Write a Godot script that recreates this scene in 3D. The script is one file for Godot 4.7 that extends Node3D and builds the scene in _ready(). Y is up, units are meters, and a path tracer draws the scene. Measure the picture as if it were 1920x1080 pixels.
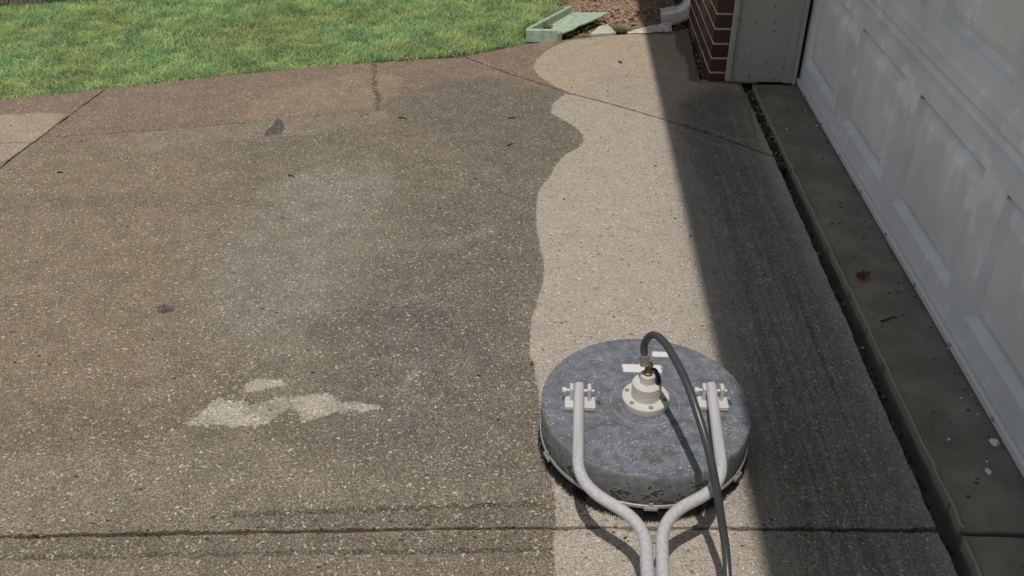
extends Node3D
# A concrete driveway half cleaned by a rotary surface cleaner, beside a brick garage with a white panelled door.

const X0 := -3.38         # the stretch of driveway that the stain map covers
const Z0 := -5.4
const XW := 4.4
const ZW := 4.38
const MAP := 1408
const TILE := 1.3         # metres that one repeat of the aggregate pattern covers

var rng := RandomNumberGenerator.new()
var layers := []          # stain layers read by the threaded bake
var bake_rows := []
var noise_mid: PackedByteArray
var noise_fine: PackedByteArray
var noise_low: PackedByteArray
var used_names := {}


# ---------------------------------------------------------------- mesh building
class MB:
	var v := PackedVector3Array()
	var n := PackedVector3Array()
	var uv := PackedVector2Array()
	var uv2 := PackedVector2Array()
	var c := PackedColorArray()
	var color := Color.WHITE

	func tri(a: Vector3, b: Vector3, d: Vector3, na: Vector3, nb: Vector3, nd: Vector3, ua := Vector2.ZERO, ub := Vector2.ZERO, ud := Vector2.ZERO) -> void:
		# any order; wound so that it faces its normals
		var g := (b - a).cross(d - a)
		if g.dot(na + nb + nd) > 0.0:
			v.append_array([a, d, b]); n.append_array([na, nd, nb]); uv.append_array([ua, ud, ub])
		else:
			v.append_array([a, b, d]); n.append_array([na, nb, nd]); uv.append_array([ua, ub, ud])
		c.append_array([color, color, color])

	func quad(a: Vector3, b: Vector3, d: Vector3, e: Vector3, out: Vector3) -> void:
		# a flat quad whose normal is on the side of «out»
		var g := (b - a).cross(d - a) + (d - a).cross(e - a)
		if g.length() < 1e-12:
			return
		g = g.normalized()
		if g.dot(out) < 0.0:
			g = -g
		tri(a, b, d, g, g, g)
		tri(a, d, e, g, g, g)

	func box(at: Vector3, size: Vector3, bevel := 0.0, turn := Basis.IDENTITY) -> void:
		var h := size / 2.0
		var b := minf(bevel, minf(h.x, minf(h.y, h.z)) * 0.9)
		var ax := [Vector3(1, 0, 0), Vector3(0, 1, 0), Vector3(0, 0, 1)]
		for i in 3:
			var j := (i + 1) % 3
			var k := (i + 2) % 3
			for s in [-1.0, 1.0]:
				var p := []
				for q in [[-1.0, -1.0], [1.0, -1.0], [1.0, 1.0], [-1.0, 1.0]]:
					p.append(at + turn * (ax[i] * h[i] * s + ax[j] * (h[j] - b) * q[0] + ax[k] * (h[k] - b) * q[1]))
				quad(p[0], p[1], p[2], p[3], turn * (ax[i] * s))
				if b > 0.0:
					for t in [-1.0, 1.0]:
						# the edge between face i and face j
						var e := []
						for q in [[1.0, 0.0, -1.0], [1.0, 0.0, 1.0], [0.0, 1.0, 1.0], [0.0, 1.0, -1.0]]:
							e.append(at + turn * (ax[i] * (h[i] - b * (1.0 - q[0])) * s + ax[j] * (h[j] - b * (1.0 - q[1])) * t + ax[k] * (h[k] - b) * q[2]))
						quad(e[0], e[1], e[2], e[3], turn * (ax[i] * s + ax[j] * t))
		if b > 0.0:
			for sx in [-1.0, 1.0]:
				for sy in [-1.0, 1.0]:
					for sz in [-1.0, 1.0]:
						var o: Vector3 = turn * Vector3(sx, sy, sz).normalized()
						var a: Vector3 = at + turn * Vector3(h.x * sx, (h.y - b) * sy, (h.z - b) * sz)
						var d: Vector3 = at + turn * Vector3((h.x - b) * sx, h.y * sy, (h.z - b) * sz)
						var e: Vector3 = at + turn * Vector3((h.x - b) * sx, (h.y - b) * sy, h.z * sz)
						tri(a, d, e, o, o, o)

	func lathe(profile: Array, seg: int, xf := Transform3D.IDENTITY, crease := 0.8) -> void:
		# profile: Vector2(radius, height); the outside is to the right when walking along it upwards
		var m := profile.size()
		var face := []
		for i in m - 1:
			var d: Vector2 = profile[i + 1] - profile[i]
			face.append(Vector2(d.y, -d.x).normalized())
		for i in m - 1:
			var n0: Vector2 = face[i]
			var n1: Vector2 = face[i]
			if i > 0 and face[i - 1].dot(face[i]) > crease:
				n0 = (face[i - 1] + face[i]).normalized()
			if i < m - 2 and face[i + 1].dot(face[i]) > crease:
				n1 = (face[i + 1] + face[i]).normalized()
			for s in seg:
				var a0 := TAU * s / seg
				var a1 := TAU * (s + 1) / seg
				var q := []
				for w in [[profile[i], n0, a0], [profile[i], n0, a1], [profile[i + 1], n1, a1], [profile[i + 1], n1, a0]]:
					var dir := Vector3(cos(w[2]), 0, sin(w[2]))
					q.append([xf * (dir * w[0].x + Vector3(0, w[0].y, 0)), (xf.basis * (dir * w[1].x + Vector3(0, w[1].y, 0))).normalized()])
				var u0 := float(s) / seg
				var u1 := float(s + 1) / seg
				var v0 := float(i) / (m - 1)
				var v1 := float(i + 1) / (m - 1)
				if profile[i].x > 1e-6:
					tri(q[0][0], q[1][0], q[2][0], q[0][1], q[1][1], q[2][1], Vector2(u0, v0), Vector2(u1, v0), Vector2(u1, v1))
				if profile[i + 1].x > 1e-6:
					tri(q[0][0], q[2][0], q[3][0], q[0][1], q[2][1], q[3][1], Vector2(u0, v0), Vector2(u1, v1), Vector2(u0, v1))

	func tube(path: PackedVector3Array, radius: Callable, seg := 14, caps := true, closed := false) -> void:
		var m := path.size()
		var frames := []
		var side := Vector3.ZERO
		for i in m:
			var t := (path[(i + 1) % m if closed else mini(i + 1, m - 1)] - path[(i - 1 + m) % m if closed else maxi(i - 1, 0)]).normalized()
			if side == Vector3.ZERO:
				side = t.cross(Vector3.UP if absf(t.y) < 0.9 else Vector3.RIGHT).normalized()
			side = (side - t * side.dot(t)).normalized()
			frames.append([path[i], side, t.cross(side).normalized(), float(radius.call(float(i) / (m - 1))), t])
		for i in (m if closed else m - 1):
			var f: Array = frames[i]
			var g: Array = frames[(i + 1) % m]
			for s in seg:
				var a := TAU * s / seg
				var b := TAU * (s + 1) / seg
				var na: Vector3 = f[1] * cos(a) + f[2] * sin(a)
				var nb: Vector3 = f[1] * cos(b) + f[2] * sin(b)
				var nc: Vector3 = g[1] * cos(b) + g[2] * sin(b)
				var nd: Vector3 = g[1] * cos(a) + g[2] * sin(a)
				var u0 := float(i) / (m - 1)
				var u1 := float(i + 1) / (m - 1)
				tri(f[0] + na * f[3], f[0] + nb * f[3], g[0] + nc * g[3], na, nb, nc, Vector2(float(s) / seg, u0), Vector2(float(s + 1) / seg, u0), Vector2(float(s + 1) / seg, u1))
				tri(f[0] + na * f[3], g[0] + nc * g[3], g[0] + nd * g[3], na, nc, nd, Vector2(float(s) / seg, u0), Vector2(float(s + 1) / seg, u1), Vector2(float(s) / seg, u1))
		if caps and not closed:
			for e in [0, m - 1]:
				var f: Array = frames[e]
				var o: Vector3 = -f[4] if e == 0 else f[4]
				for s in seg:
					var a := TAU * s / seg
					var b := TAU * (s + 1) / seg
					tri(f[0], f[0] + (f[1] * cos(a) + f[2] * sin(a)) * f[3], f[0] + (f[1] * cos(b) + f[2] * sin(b)) * f[3], o, o, o)

	func slab(outline: PackedVector2Array, top: float, bottom: float, bevel: float) -> void:
		# a flat-topped block over an outline in x and z, with a rounded arris
		var p := outline
		if Geometry2D.is_polygon_clockwise(p):
			p = p.duplicate(); p.reverse()
		var m := p.size()
		var inner := PackedVector2Array()
		var outn := PackedVector2Array()
		for i in m:
			var e0 := (p[i] - p[(i - 1 + m) % m]).normalized()
			var e1 := (p[(i + 1) % m] - p[i]).normalized()
			var o := (Vector2(e0.y, -e0.x) + Vector2(e1.y, -e1.x)).normalized()
			if not Geometry2D.is_point_in_polygon(p[i] - o * 0.002, p) and Geometry2D.is_point_in_polygon(p[i] + o * 0.002, p):
				o = -o
			outn.append(o)
			inner.append(p[i] - o * bevel)
		var index := Geometry2D.triangulate_polygon(inner)
		for i in range(0, index.size(), 3):
			var q := []
			for k in 3:
				var w := inner[index[i + k]]
				q.append(Vector3(w.x, top, w.y))
			tri(q[0], q[1], q[2], Vector3.UP, Vector3.UP, Vector3.UP)
		for i in m:
			var j := (i + 1) % m
			var oi := Vector3(outn[i].x, 0, outn[i].y)
			var oj := Vector3(outn[j].x, 0, outn[j].y)
			var steps := [[0.0, 0.0, 0.0], [0.38, 0.08, 0.4], [0.75, 0.32, 0.9], [1.0, 1.0, 1.57]]
			for s in 3:
				var a: Array = steps[s]
				var b: Array = steps[s + 1]
				var i0: Vector3 = Vector3(inner[i].x, top - bevel * a[1], inner[i].y) + oi * bevel * a[0]
				var j0: Vector3 = Vector3(inner[j].x, top - bevel * a[1], inner[j].y) + oj * bevel * a[0]
				var i1: Vector3 = Vector3(inner[i].x, top - bevel * b[1], inner[i].y) + oi * bevel * b[0]
				var j1: Vector3 = Vector3(inner[j].x, top - bevel * b[1], inner[j].y) + oj * bevel * b[0]
				var ni0: Vector3 = oi * sin(a[2]) + Vector3.UP * cos(a[2])
				var nj0: Vector3 = oj * sin(a[2]) + Vector3.UP * cos(a[2])
				var ni1: Vector3 = oi * sin(b[2]) + Vector3.UP * cos(b[2])
				var nj1: Vector3 = oj * sin(b[2]) + Vector3.UP * cos(b[2])
				tri(i0, j0, j1, ni0, nj0, nj1)
				tri(i0, j1, i1, ni0, nj1, ni1)
			quad(Vector3(p[i].x, top - bevel, p[i].y), Vector3(p[j].x, top - bevel, p[j].y), Vector3(p[j].x, bottom, p[j].y), Vector3(p[i].x, bottom, p[i].y), oi + oj)

	func map_ground() -> void:
		# tile coordinates and stain-map coordinates from where the points lie
		uv2.resize(v.size())
		for i in v.size():
			var drop := maxf(0.0, -v[i].y) if absf(n[i].y) < 0.5 else 0.0
			uv[i] = Vector2(v[i].x + drop, v[i].z + drop) / TILE
			uv2[i] = Vector2(pingpong((v[i].x - X0) / XW, 1.0), pingpong((v[i].z - Z0) / ZW, 1.0))

	func mesh(with_color := false) -> ArrayMesh:
		var a := []
		a.resize(Mesh.ARRAY_MAX)
		a[Mesh.ARRAY_VERTEX] = v
		a[Mesh.ARRAY_NORMAL] = n
		a[Mesh.ARRAY_TEX_UV] = uv
		if uv2.size() == v.size():
			a[Mesh.ARRAY_TEX_UV2] = uv2
		if with_color:
			a[Mesh.ARRAY_COLOR] = c
		var m := ArrayMesh.new()
		m.add_surface_from_arrays(Mesh.PRIMITIVE_TRIANGLES, a)
		return m


# ---------------------------------------------------------------- nodes
func numbered(called: String) -> String:
	if not used_names.has(called):
		used_names[called] = 0
		return called
	used_names[called] += 1
	return "%s_%03d" % [called, used_names[called]]


func tag(o: Node3D, label := "", category := "", group := "", kind := "") -> Node3D:
	if label: o.set_meta("label", label)
	if category: o.set_meta("category", category)
	if group: o.set_meta("group", group)
	if kind: o.set_meta("kind", kind)
	return o


func thing(called: String, at: Vector3, label: String, category: String, group := "") -> Node3D:
	var o := Node3D.new()
	o.name = numbered(called)
	add_child(o)
	o.position = at
	tag(o, label, category, group)
	return o


func put(called: String, mesh: Mesh, m: Material, parent: Node3D = self, at := Transform3D.IDENTITY) -> MeshInstance3D:
	var o := MeshInstance3D.new()
	o.mesh = mesh
	o.material_override = m
	if parent == self:
		o.name = numbered(called)
	else:
		var k := 0
		var s := called
		while parent.has_node(NodePath(s)):
			k += 1
			s = "%s_%03d" % [called, k]
		o.name = s
	o.transform = at
	parent.add_child(o, true)
	return o


func scatter(called: String, mesh: Mesh, m: Material, spots: Array, tints: Array, parent: Node3D = self) -> MultiMeshInstance3D:
	var mm := MultiMesh.new()
	mm.transform_format = MultiMesh.TRANSFORM_3D
	mm.use_colors = not tints.is_empty()
	mm.mesh = mesh
	mm.instance_count = spots.size()
	for i in spots.size():
		mm.set_instance_transform(i, spots[i])
		if not tints.is_empty():
			mm.set_instance_color(i, tints[i])
	var o := MultiMeshInstance3D.new()
	o.multimesh = mm
	o.material_override = m
	o.name = numbered(called) if parent == self else called
	parent.add_child(o, true)
	o.set_meta("kind", "stuff")
	return o


func lin(r: float, g: float, b: float) -> Color:
	return Color(r, g, b).linear_to_srgb()


func mat(r: float, g: float, b: float, rough := 0.7, metal := 0.0, spec := 0.5) -> StandardMaterial3D:
	var m := StandardMaterial3D.new()
	m.albedo_color = lin(r, g, b)
	m.roughness = rough
	m.metallic = metal
	m.metallic_specular = spec
	return m


func noise(freq: float, octaves := 4, s := 1, kind := FastNoiseLite.TYPE_SIMPLEX_SMOOTH) -> FastNoiseLite:
	var f := FastNoiseLite.new()
	f.seed = s
	f.noise_type = kind
	f.frequency = freq
	f.fractal_octaves = octaves
	f.fractal_type = FastNoiseLite.FRACTAL_FBM if octaves > 1 else FastNoiseLite.FRACTAL_NONE
	return f


func pts(a: Array) -> PackedVector2Array:
	var p := PackedVector2Array()
	for i in range(0, a.size(), 2):
		p.append(Vector2(a[i], a[i + 1]))
	return p


func rough_edge(p: PackedVector2Array, step: float, amount: float, s: int) -> PackedVector2Array:
	# an outline cut into short lengths that wander a little, as cast edges do
	var f := noise(9.0, 3, s)
	var out := PackedVector2Array()
	for i in p.size():
		var a := p[i]
		var b := p[(i + 1) % p.size()]
		var k := maxi(1, int(a.distance_to(b) / step))
		if a.distance_to(b) > 8.0:
			k = 1
		var o := (b - a).orthogonal().normalized()
		for t in k:
			var q := a.lerp(b, float(t) / k)
			out.append(q + (o * f.get_noise_2d(q.x, q.y) * amount * 2.0 if t > 0 else Vector2.ZERO))
	return out


func smooth_path(p: PackedVector3Array, per := 10) -> PackedVector3Array:
	var out := PackedVector3Array()
	for i in p.size() - 1:
		var a := p[maxi(i - 1, 0)]
		var d := p[mini(i + 2, p.size() - 1)]
		for k in per:
			out.append(p[i].cubic_interpolate(p[i + 1], a, d, float(k) / per))
	out.append(p[p.size() - 1])
	return out


func rounded_path(p: Array, radius: float, per := 8) -> PackedVector3Array:
	# straight runs joined by bends, as a bent tube has
	var out := PackedVector3Array([p[0]])
	for i in range(1, p.size() - 1):
		var a: Vector3 = p[i - 1]
		var b: Vector3 = p[i]
		var d: Vector3 = p[i + 1]
		var r := minf(radius, minf(a.distance_to(b), b.distance_to(d)) * 0.48)
		var s := b + (a - b).normalized() * r
		var e := b + (d - b).normalized() * r
		for k in per + 1:
			var t := float(k) / per
			out.append(s.lerp(b, t).lerp(b.lerp(e, t), t))
	out.append(p[p.size() - 1])
	return out


# ---------------------------------------------------------------- the concrete
func stain(outline: PackedVector2Array, soft: float) -> Image:
	# a mask over the stain map: the outline filled, then softened by about «soft» metres
	var w := 1024
	var m := outline.size()
	var im := Image.create_empty(w, w, false, Image.FORMAT_L8)
	for y in w:
		var z := Z0 + ZW * (y + 0.5) / w
		var cut := []
		for i in m:
			var a := outline[i]
			var b := outline[(i + 1) % m]
			if (a.y <= z) != (b.y <= z):
				cut.append(a.x + (b.x - a.x) * (z - a.y) / (b.y - a.y))
		cut.sort()
		for k in range(0, cut.size() - 1, 2):
			var i0 := clampi(roundi((cut[k] - X0) / XW * w), 0, w)
			var i1 := clampi(roundi((cut[k + 1] - X0) / XW * w), 0, w)
			im.fill_rect(Rect2i(i0, y, i1 - i0, 1), Color.WHITE)
	var small := clampi(int(XW / maxf(soft, 0.006)), 16, w)
	var at := w
	while at / 2 >= small:
		at /= 2
		im.resize(at, at, Image.INTERPOLATE_BILINEAR)
	im.resize(MAP, MAP, Image.INTERPOLATE_CUBIC)
	return im


func lines(list: Array) -> Image:
	# a mask of thin lines: [outline in x and z, width in metres, strength]
	var data := PackedByteArray()
	data.resize(MAP * MAP)
	var f := noise(25.0, 3, 5)
	for l in list:
		var p: PackedVector2Array = l[0]
		for i in p.size() - 1:
			var steps := int(p[i].distance_to(p[i + 1]) / 0.0015)
			for k in steps:
				var q := p[i].lerp(p[i + 1], float(k) / steps)
				q += Vector2(f.get_noise_2d(q.x, q.y), f.get_noise_2d(q.y + 9.0, q.x)) * l[3]
				var x := int((q.x - X0) / XW * MAP)
				var y := int((q.y - Z0) / ZW * MAP)
				var r: float = l[1] * (0.7 + 0.9 * f.get_noise_2d(q.x * 2.0 + 40.0, q.y * 2.0)) * 0.5
				var rx := int(ceil(r / XW * MAP))
				var ry := int(ceil(r / ZW * MAP))
				for j in range(-ry, ry + 1):
					for h in range(-rx, rx + 1):
						var u := x + h
						var w := y + j
						if u >= 0 and w >= 0 and u < MAP and w < MAP:
							data[w * MAP + u] = maxi(data[w * MAP + u], int(255 * l[2]))
	return Image.create_from_data(MAP, MAP, false, Image.FORMAT_L8, data)


func dots(count: int, r0: float, r1: float, s: int, x_from := X0, x_to := X0 + XW) -> Image:
	var data := PackedByteArray()
	data.resize(MAP * MAP)
	rng.seed = s
	for i in count:
		var x := rng.randf_range(x_from, x_to)
		var z := rng.randf_range(Z0, -0.6)
		var r := lerpf(r0, r1, pow(rng.randf(), 3.0))
		var sq := rng.randf_range(0.5, 1.0)
		var cx := int((x - X0) / XW * MAP)
		var cy := int((z - Z0) / ZW * MAP)
		var k := int(ceil(r / XW * MAP))
		var val := rng.randi_range(120, 255)
		for j in range(-k, k + 1):
			for h in range(-k, k + 1):
				var d := Vector2(h * XW / MAP, j * ZW / MAP / sq).length()
				if d <= r and cx + h >= 0 and cy + j >= 0 and cx + h < MAP and cy + j < MAP:
					data[(cy + j) * MAP + cx + h] = val
	return Image.create_from_data(MAP, MAP, false, Image.FORMAT_L8, data)


func layer(mask: Image, r: float, g: float, b: float, opacity: float, hard: float, ragged: float, even := -1.0, mottle := 0.25) -> void:
	# hard: how abrupt its border is; ragged: how far noise moves the border; even: how far the aggregate is hidden there
	layers.append([mask.get_data(), r, g, b, opacity, hard, ragged, even, mottle])


func bake_row(y: int) -> void:
	var row := PackedByteArray()
	row.resize(MAP * 4)
	var k := y * MAP
	var here := layers.filter(func(l: Array) -> bool: return l[0].slice(k, k + MAP).count(0) < MAP)
	for x in MAP:
		var lo := noise_low[k] / 255.0
		var mi := noise_mid[k] / 255.0
		var fi := noise_fine[k] / 255.0
		var t := lo * 0.6 + mi * 0.4
		var grit := float(hash(k) & 255) / 255.0 - 0.5
		# the weathered ground colour, before any stain
		var r := lerpf(0.25, 0.315, t)
		var g := lerpf(0.212, 0.268, t)
		var b := lerpf(0.16, 0.215, t)
		var a := 0.44
		for l in here:
			var m: int = l[0][k]
			if m < 3:
				continue
			var w: float = m / 255.0
			var h: float = l[5]
			w = w + (fi - 0.5) * l[6] + (mi - 0.5) * l[6] * 0.7 + grit * l[6] * 0.6
			w = clampf((w - 0.5 + h) / (2.0 * h), 0.0, 1.0)
			w = w * w * (3.0 - 2.0 * w) * l[4]
			if w <= 0.0:
				continue
			var s: float = 1.0 + (mi * 0.6 + fi * 0.4 - 0.5) * l[8] * 2.0
			r = lerpf(r, l[1] * s, w)
			g = lerpf(g, l[2] * s, w)
			b = lerpf(b, l[3] * s, w)
			if l[7] >= 0.0:
				a = lerpf(a, l[7], w)
		var v := 1.0 + grit * 0.22 + (fi - 0.5) * 0.2
		r *= v
		g *= v
		b *= v
		var j := x * 4
		row[j] = int(255.0 * pow(clampf(r, 0.0, 1.0), 0.4545))
		row[j + 1] = int(255.0 * pow(clampf(g, 0.0, 1.0), 0.4545))
		row[j + 2] = int(255.0 * pow(clampf(b, 0.0, 1.0), 0.4545))
		row[j + 3] = int(255.0 * a)
		k += 1
	bake_rows[y] = row


func noise_bytes(f: FastNoiseLite, w: int) -> PackedByteArray:
	var im := f.get_image(w, w)
	if w != MAP:
		im.resize(MAP, MAP, Image.INTERPOLATE_CUBIC)
	return im.get_data()


func stain_map() -> ImageTexture:
	noise_low = noise_bytes(noise(0.012, 4, 3), 512)
	noise_mid = noise_bytes(noise(0.03, 4, 4), 1024)
	noise_fine = noise_bytes(noise(0.16, 3, 5), 2048)

	# broad weathering
	layer(stain(pts([-3.543, -3.666, -1.6, -3.691, -1.323, -3.277, -1.281, -2.88, -1.145, -2.39, -1.053, -1.956, -1.083, -1.575, -1.086, -1.111, -1.952, -1.069]), 0.4), 0.355, 0.286, 0.184, 0.92, 0.5, 0.3, 0.47)
	layer(stain(pts([-1.757, -1.679, -1.004, -1.736, -0.459, -1.701, 0.02, -1.743, 0.022, -1.541, -0.686, -1.49, -1.592, -1.423]), 0.2), 0.379, 0.328, 0.256, 0.85, 0.5, 0.35, 0.42)
	layer(stain(pts([-1.533, -1.331, 0.029, -1.422, 0.033, -1.044, -1.522, -0.968]), 0.15), 0.340, 0.286, 0.211, 0.7, 0.5, 0.35, 0.42)
	layer(stain(pts([-1.268, -2.841, -1.146, -3.285, -0.952, -3.418, -0.679, -3.355, -0.634, -3.212, -0.677, -2.907, -0.642, -2.61, -0.657, -2.235, -0.739, -2.02, -0.952, -2.035, -1.136, -2.39]), 0.34), 0.447, 0.400, 0.360, 0.5, 0.5, 0.4, 0.47)
	layer(stain(pts([-0.417, -3.317, -0.021, -3.384, -0.015, -3.019, -0.009, -2.639, -0.037, -2.263, -0.014, -1.981, -0.143, -1.84, -0.36, -1.609, -0.596, -1.674, -0.646, -2.18, -0.553, -2.417, -0.53, -2.874]), 0.3), 0.242, 0.205, 0.185, 0.95, 0.5, 0.3, 0.42)
	layer(stain(pts([-0.186, -1.816, 0.016, -2.055, 0.028, -1.538, -0.217, -1.544, -0.366, -1.647]), 0.2), 0.251, 0.214, 0.184, 0.7, 0.5, 0.35, 0.4)
	layer(stain(pts([-2.997, -4.029, -1.271, -4.728, 0.167, -5.148, 0.044, -4.235, -0.469, -4.327, -0.756, -4.243, -0.924, -4.131, -1.257, -4.083, -1.506, -3.864, -1.816, -3.741, -2.175, -3.597, -2.838, -3.361]), 0.08), 0.349, 0.256, 0.188, 0.95, 0.3, 0.25, 0.5)
	layer(stain(pts([-1.245, -4.369, -0.994, -4.51, -0.808, -4.402, -0.788, -4.186, -0.9, -3.999, -1.191, -3.922, -1.495, -3.828, -1.476, -4.108]), 0.08), 0.454, 0.328, 0.225, 0.88, 0.4, 0.4, 0.5)
	layer(stain(pts([-2.031, -3.603, -1.491, -3.816, -1.111, -3.907, -0.871, -3.981, -0.711, -3.943, -1.066, -3.714, -1.529, -3.625, -1.826, -3.458]), 0.08), 0.394, 0.328, 0.252, 0.7, 0.4, 0.4, 0.5)
	layer(stain(pts([-0.73, -4.244, -0.535, -4.436, -0.257, -4.41, 0.071, -4.222, -0.006, -3.973, 0.141, -3.721, 0.045, -3.541, -0.087, -3.332, -0.319, -3.472, -0.59, -3.794, -0.772, -4.004]), 0.2), 0.216, 0.182, 0.162, 0.85, 0.5, 0.3, 0.5)
	layer(stain(pts([-3.357, -3.766, -2.416, -3.889, -2.321, -3.88, -2.318, -3.54, -2.365, -3.356, -2.966, -3.204]), 0.05), 0.557, 0.473, 0.364, 0.92, 0.3, 0.25, 0.58)
	layer(stain(pts([-2.401, -3.02, -1.576, -3.115, -1.084, -3.057, -0.988, -3.009, -1.533, -3.002, -2.343, -2.923]), 0.05), 0.236, 0.190, 0.135, 0.4, 0.5, 0.6)
	layer(stain(pts([-0.799, -2.256, -0.588, -2.415, -0.297, -2.338, -0.154, -2.258, -0.348, -2.194, -0.556, -2.239, -0.706, -2.15]), 0.1), 0.163, 0.143, 0.130, 0.6, 0.4, 0.5)
	layer(stain(pts([-1.649, -1.881, -1.256, -1.876, -0.931, -1.739, -1.08, -1.671, -1.53, -1.67]), 0.15), 0.231, 0.186, 0.122, 0.65, 0.45, 0.5)
	layer(stain(pts([-0.821, -2.822, -0.461, -2.799, -0.215, -2.928, -0.196, -2.881, -0.431, -2.719, -0.8, -2.728]), 0.04), 0.404, 0.357, 0.310, 0.5, 0.4, 0.5)
	layer(stain(pts([-0.787, -1.472, 0.022, -1.545, 0.025, -1.477, -0.669, -1.431]), 0.02), 0.187, 0.158, 0.135, 0.6, 0.4, 0.5)
	layer(stain(pts([-1.298, -1.375, 0.023, -1.461, 0.026, -1.406, -1.269, -1.321]), 0.02), 0.207, 0.171, 0.130, 0.55, 0.4, 0.5)
	layer(stain(pts([-1.127, -3.214, -0.994, -3.401, -0.809, -3.389, -0.679, -3.355, -0.632, -3.213, -0.678, -3.053, -0.693, -2.886, -0.84, -2.821, -1.02, -2.974]), 0.05), 0.452, 0.404, 0.364, 0.4, 0.35, 0.4, 0.46)
	layer(stain(pts([-1.16, -2.693, -1.018, -2.813, -0.758, -2.711, -0.696, -2.506, -0.806, -2.285, -0.927, -2.167, -1.079, -2.272, -1.188, -2.517]), 0.07), 0.441, 0.389, 0.359, 0.35, 0.4, 0.5, 0.44)
	# white scale that was worn bare
	layer(stain(pts([-0.998, -1.785, -0.996, -1.813, -0.978, -1.809, -0.969, -1.846, -0.955, -1.858, -0.957, -1.885, -0.938, -1.905, -0.917, -1.886, -0.901, -1.895, -0.88, -1.885, -0.866, -1.9, -0.847, -1.873, -0.824, -1.883, -0.812, -1.891, -0.792, -1.901, -0.781, -1.912, -0.722, -1.915, -0.673, -1.926, -0.638, -1.936, -0.607, -1.918, -0.6, -1.896, -0.557, -1.901, -0.505, -1.892, -0.467, -1.883, -0.487, -1.875, -0.521, -1.862, -0.551, -1.869, -0.608, -1.847, -0.649, -1.824, -0.674, -1.808, -0.693, -1.827, -0.694, -1.848, -0.724, -1.866, -0.744, -1.846, -0.76, -1.824, -0.771, -1.8, -0.819, -1.793, -0.86, -1.786, -0.915, -1.791, -0.957, -1.78]), 0.009), 0.78, 0.72, 0.62, 0.92, 0.3, 0.9, 0.42, 0.5)
	layer(stain(pts([-0.868, -1.932, -0.88, -1.955, -0.862, -1.988, -0.818, -1.992, -0.777, -1.982, -0.755, -1.968, -0.793, -1.957, -0.826, -1.942, -0.852, -1.929]), 0.009), 0.80, 0.74, 0.63, 0.92, 0.3, 0.9, 0.42, 0.5)
	layer(stain(pts([-0.437, -1.925, -0.436, -1.965, -0.422, -2.017, -0.396, -2.048, -0.383, -2.037, -0.402, -1.989, -0.418, -1.943, -0.425, -1.921]), 0.03), 0.45, 0.41, 0.37, 0.7, 0.35, 0.6, 0.55)
	# the strip that has been washed clean
	var clean := pts([0.042, -4.227, -0.021, -4.103, -0.019, -3.99, 0.038, -3.908, 0.094, -3.829, 0.126, -3.751, 0.128, -3.696, 0.106, -3.62, 0.047, -3.544, 0.008, -3.452, -0.012, -3.355, -0.048, -3.252, -0.066, -3.154, -0.069, -3.037, -0.062, -2.935])
	clean.append_array(pts([-0.051, -2.818, -0.032, -2.673, -0.026, -2.57, -0.039, -2.472, -0.056, -2.349, -0.064, -2.234, -0.058, -2.141, -0.042, -2.052, -0.026, -1.957, -0.014, -1.846, 0.006, -1.703, 0.021, -1.573, 0.026, -1.479, 0.018, -1.406, 0.027, -1.33, 0.033, -1.044, 1.269, -1.104, 0.944, -1.523, 0.958, -4.424, 0.889, -3.604, 0.351, -4.072, 0.097, -4.223]))
	layer(stain(clean, 0.02), 0.625, 0.565, 0.515, 0.98, 0.24, 0.2, 0.6, 0.12)
	var lobe := pts([0.081, -4.24, -0.003, -4.329, -0.094, -4.474, -0.13, -4.61, -0.108, -4.734, -0.053, -4.886, 0.043, -5.025, 0.165, -5.088, 0.51, -5.215, 0.679, -5.28, 0.663, -4.96, 0.692, -4.82, 0.696, -4.664, 0.679, -4.45, 0.721, -4.405, 0.922, -4.401])
	lobe.append_array(pts([0.889, -3.604, 0.351, -4.072, 0.087, -4.23]))
	layer(stain(lobe, 0.02), 0.63, 0.53, 0.415, 0.98, 0.25, 0.2, 0.62, 0.12)
	layer(stain(pts([0.243, -4.666, 0.722, -4.407, 0.965, -4.417, 0.889, -3.604, 0.351, -4.072, 0.087, -4.23, 0.151, -4.296]), 0.14), 0.60, 0.535, 0.475, 0.8, 0.4, 0.3, 0.54, 0.14)
	# damp grey and painted-in shade near the gap, worn in streaks along the wall
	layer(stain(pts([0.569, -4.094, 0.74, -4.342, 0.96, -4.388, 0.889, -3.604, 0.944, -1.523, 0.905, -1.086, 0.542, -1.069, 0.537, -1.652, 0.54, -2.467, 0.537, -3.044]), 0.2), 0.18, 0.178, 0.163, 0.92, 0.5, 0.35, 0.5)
	layer(stain(pts([0.646, -4.904, 0.712, -4.94, 0.774, -5.257, 0.738, -4.434, 0.679, -4.45, 0.693, -4.624, 0.689, -4.788]), 0.03), 0.2, 0.17, 0.10, 0.7, 0.4, 0.3, 0.7)
	# oil and drips
	layer(stain(pts([-1.312, -3.879, -1.274, -3.85, -1.241, -3.754, -1.242, -3.701, -1.313, -3.675, -1.317, -3.733, -1.306, -3.799]), 0.012), 0.07, 0.065, 0.068, 0.95, 0.3, 0.3, 0.6)
	layer(stain(pts([-1.295, -2.331, -1.274, -2.35, -1.232, -2.346, -1.222, -2.316, -1.246, -2.3, -1.273, -2.302]), 0.012), 0.065, 0.06, 0.058, 0.9, 0.3, 0.35, 0.6)
	# pits in the cleaned part, pale stones in the rest
	layer(dots(14000, 0.0016, 0.0055, 21, -0.4, 1.0), 0.13, 0.11, 0.09, 0.8, 0.5, 0.2)
	layer(dots(5000, 0.001, 0.006, 22), 0.47, 0.41, 0.34, 0.45, 0.5, 0.2)
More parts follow.
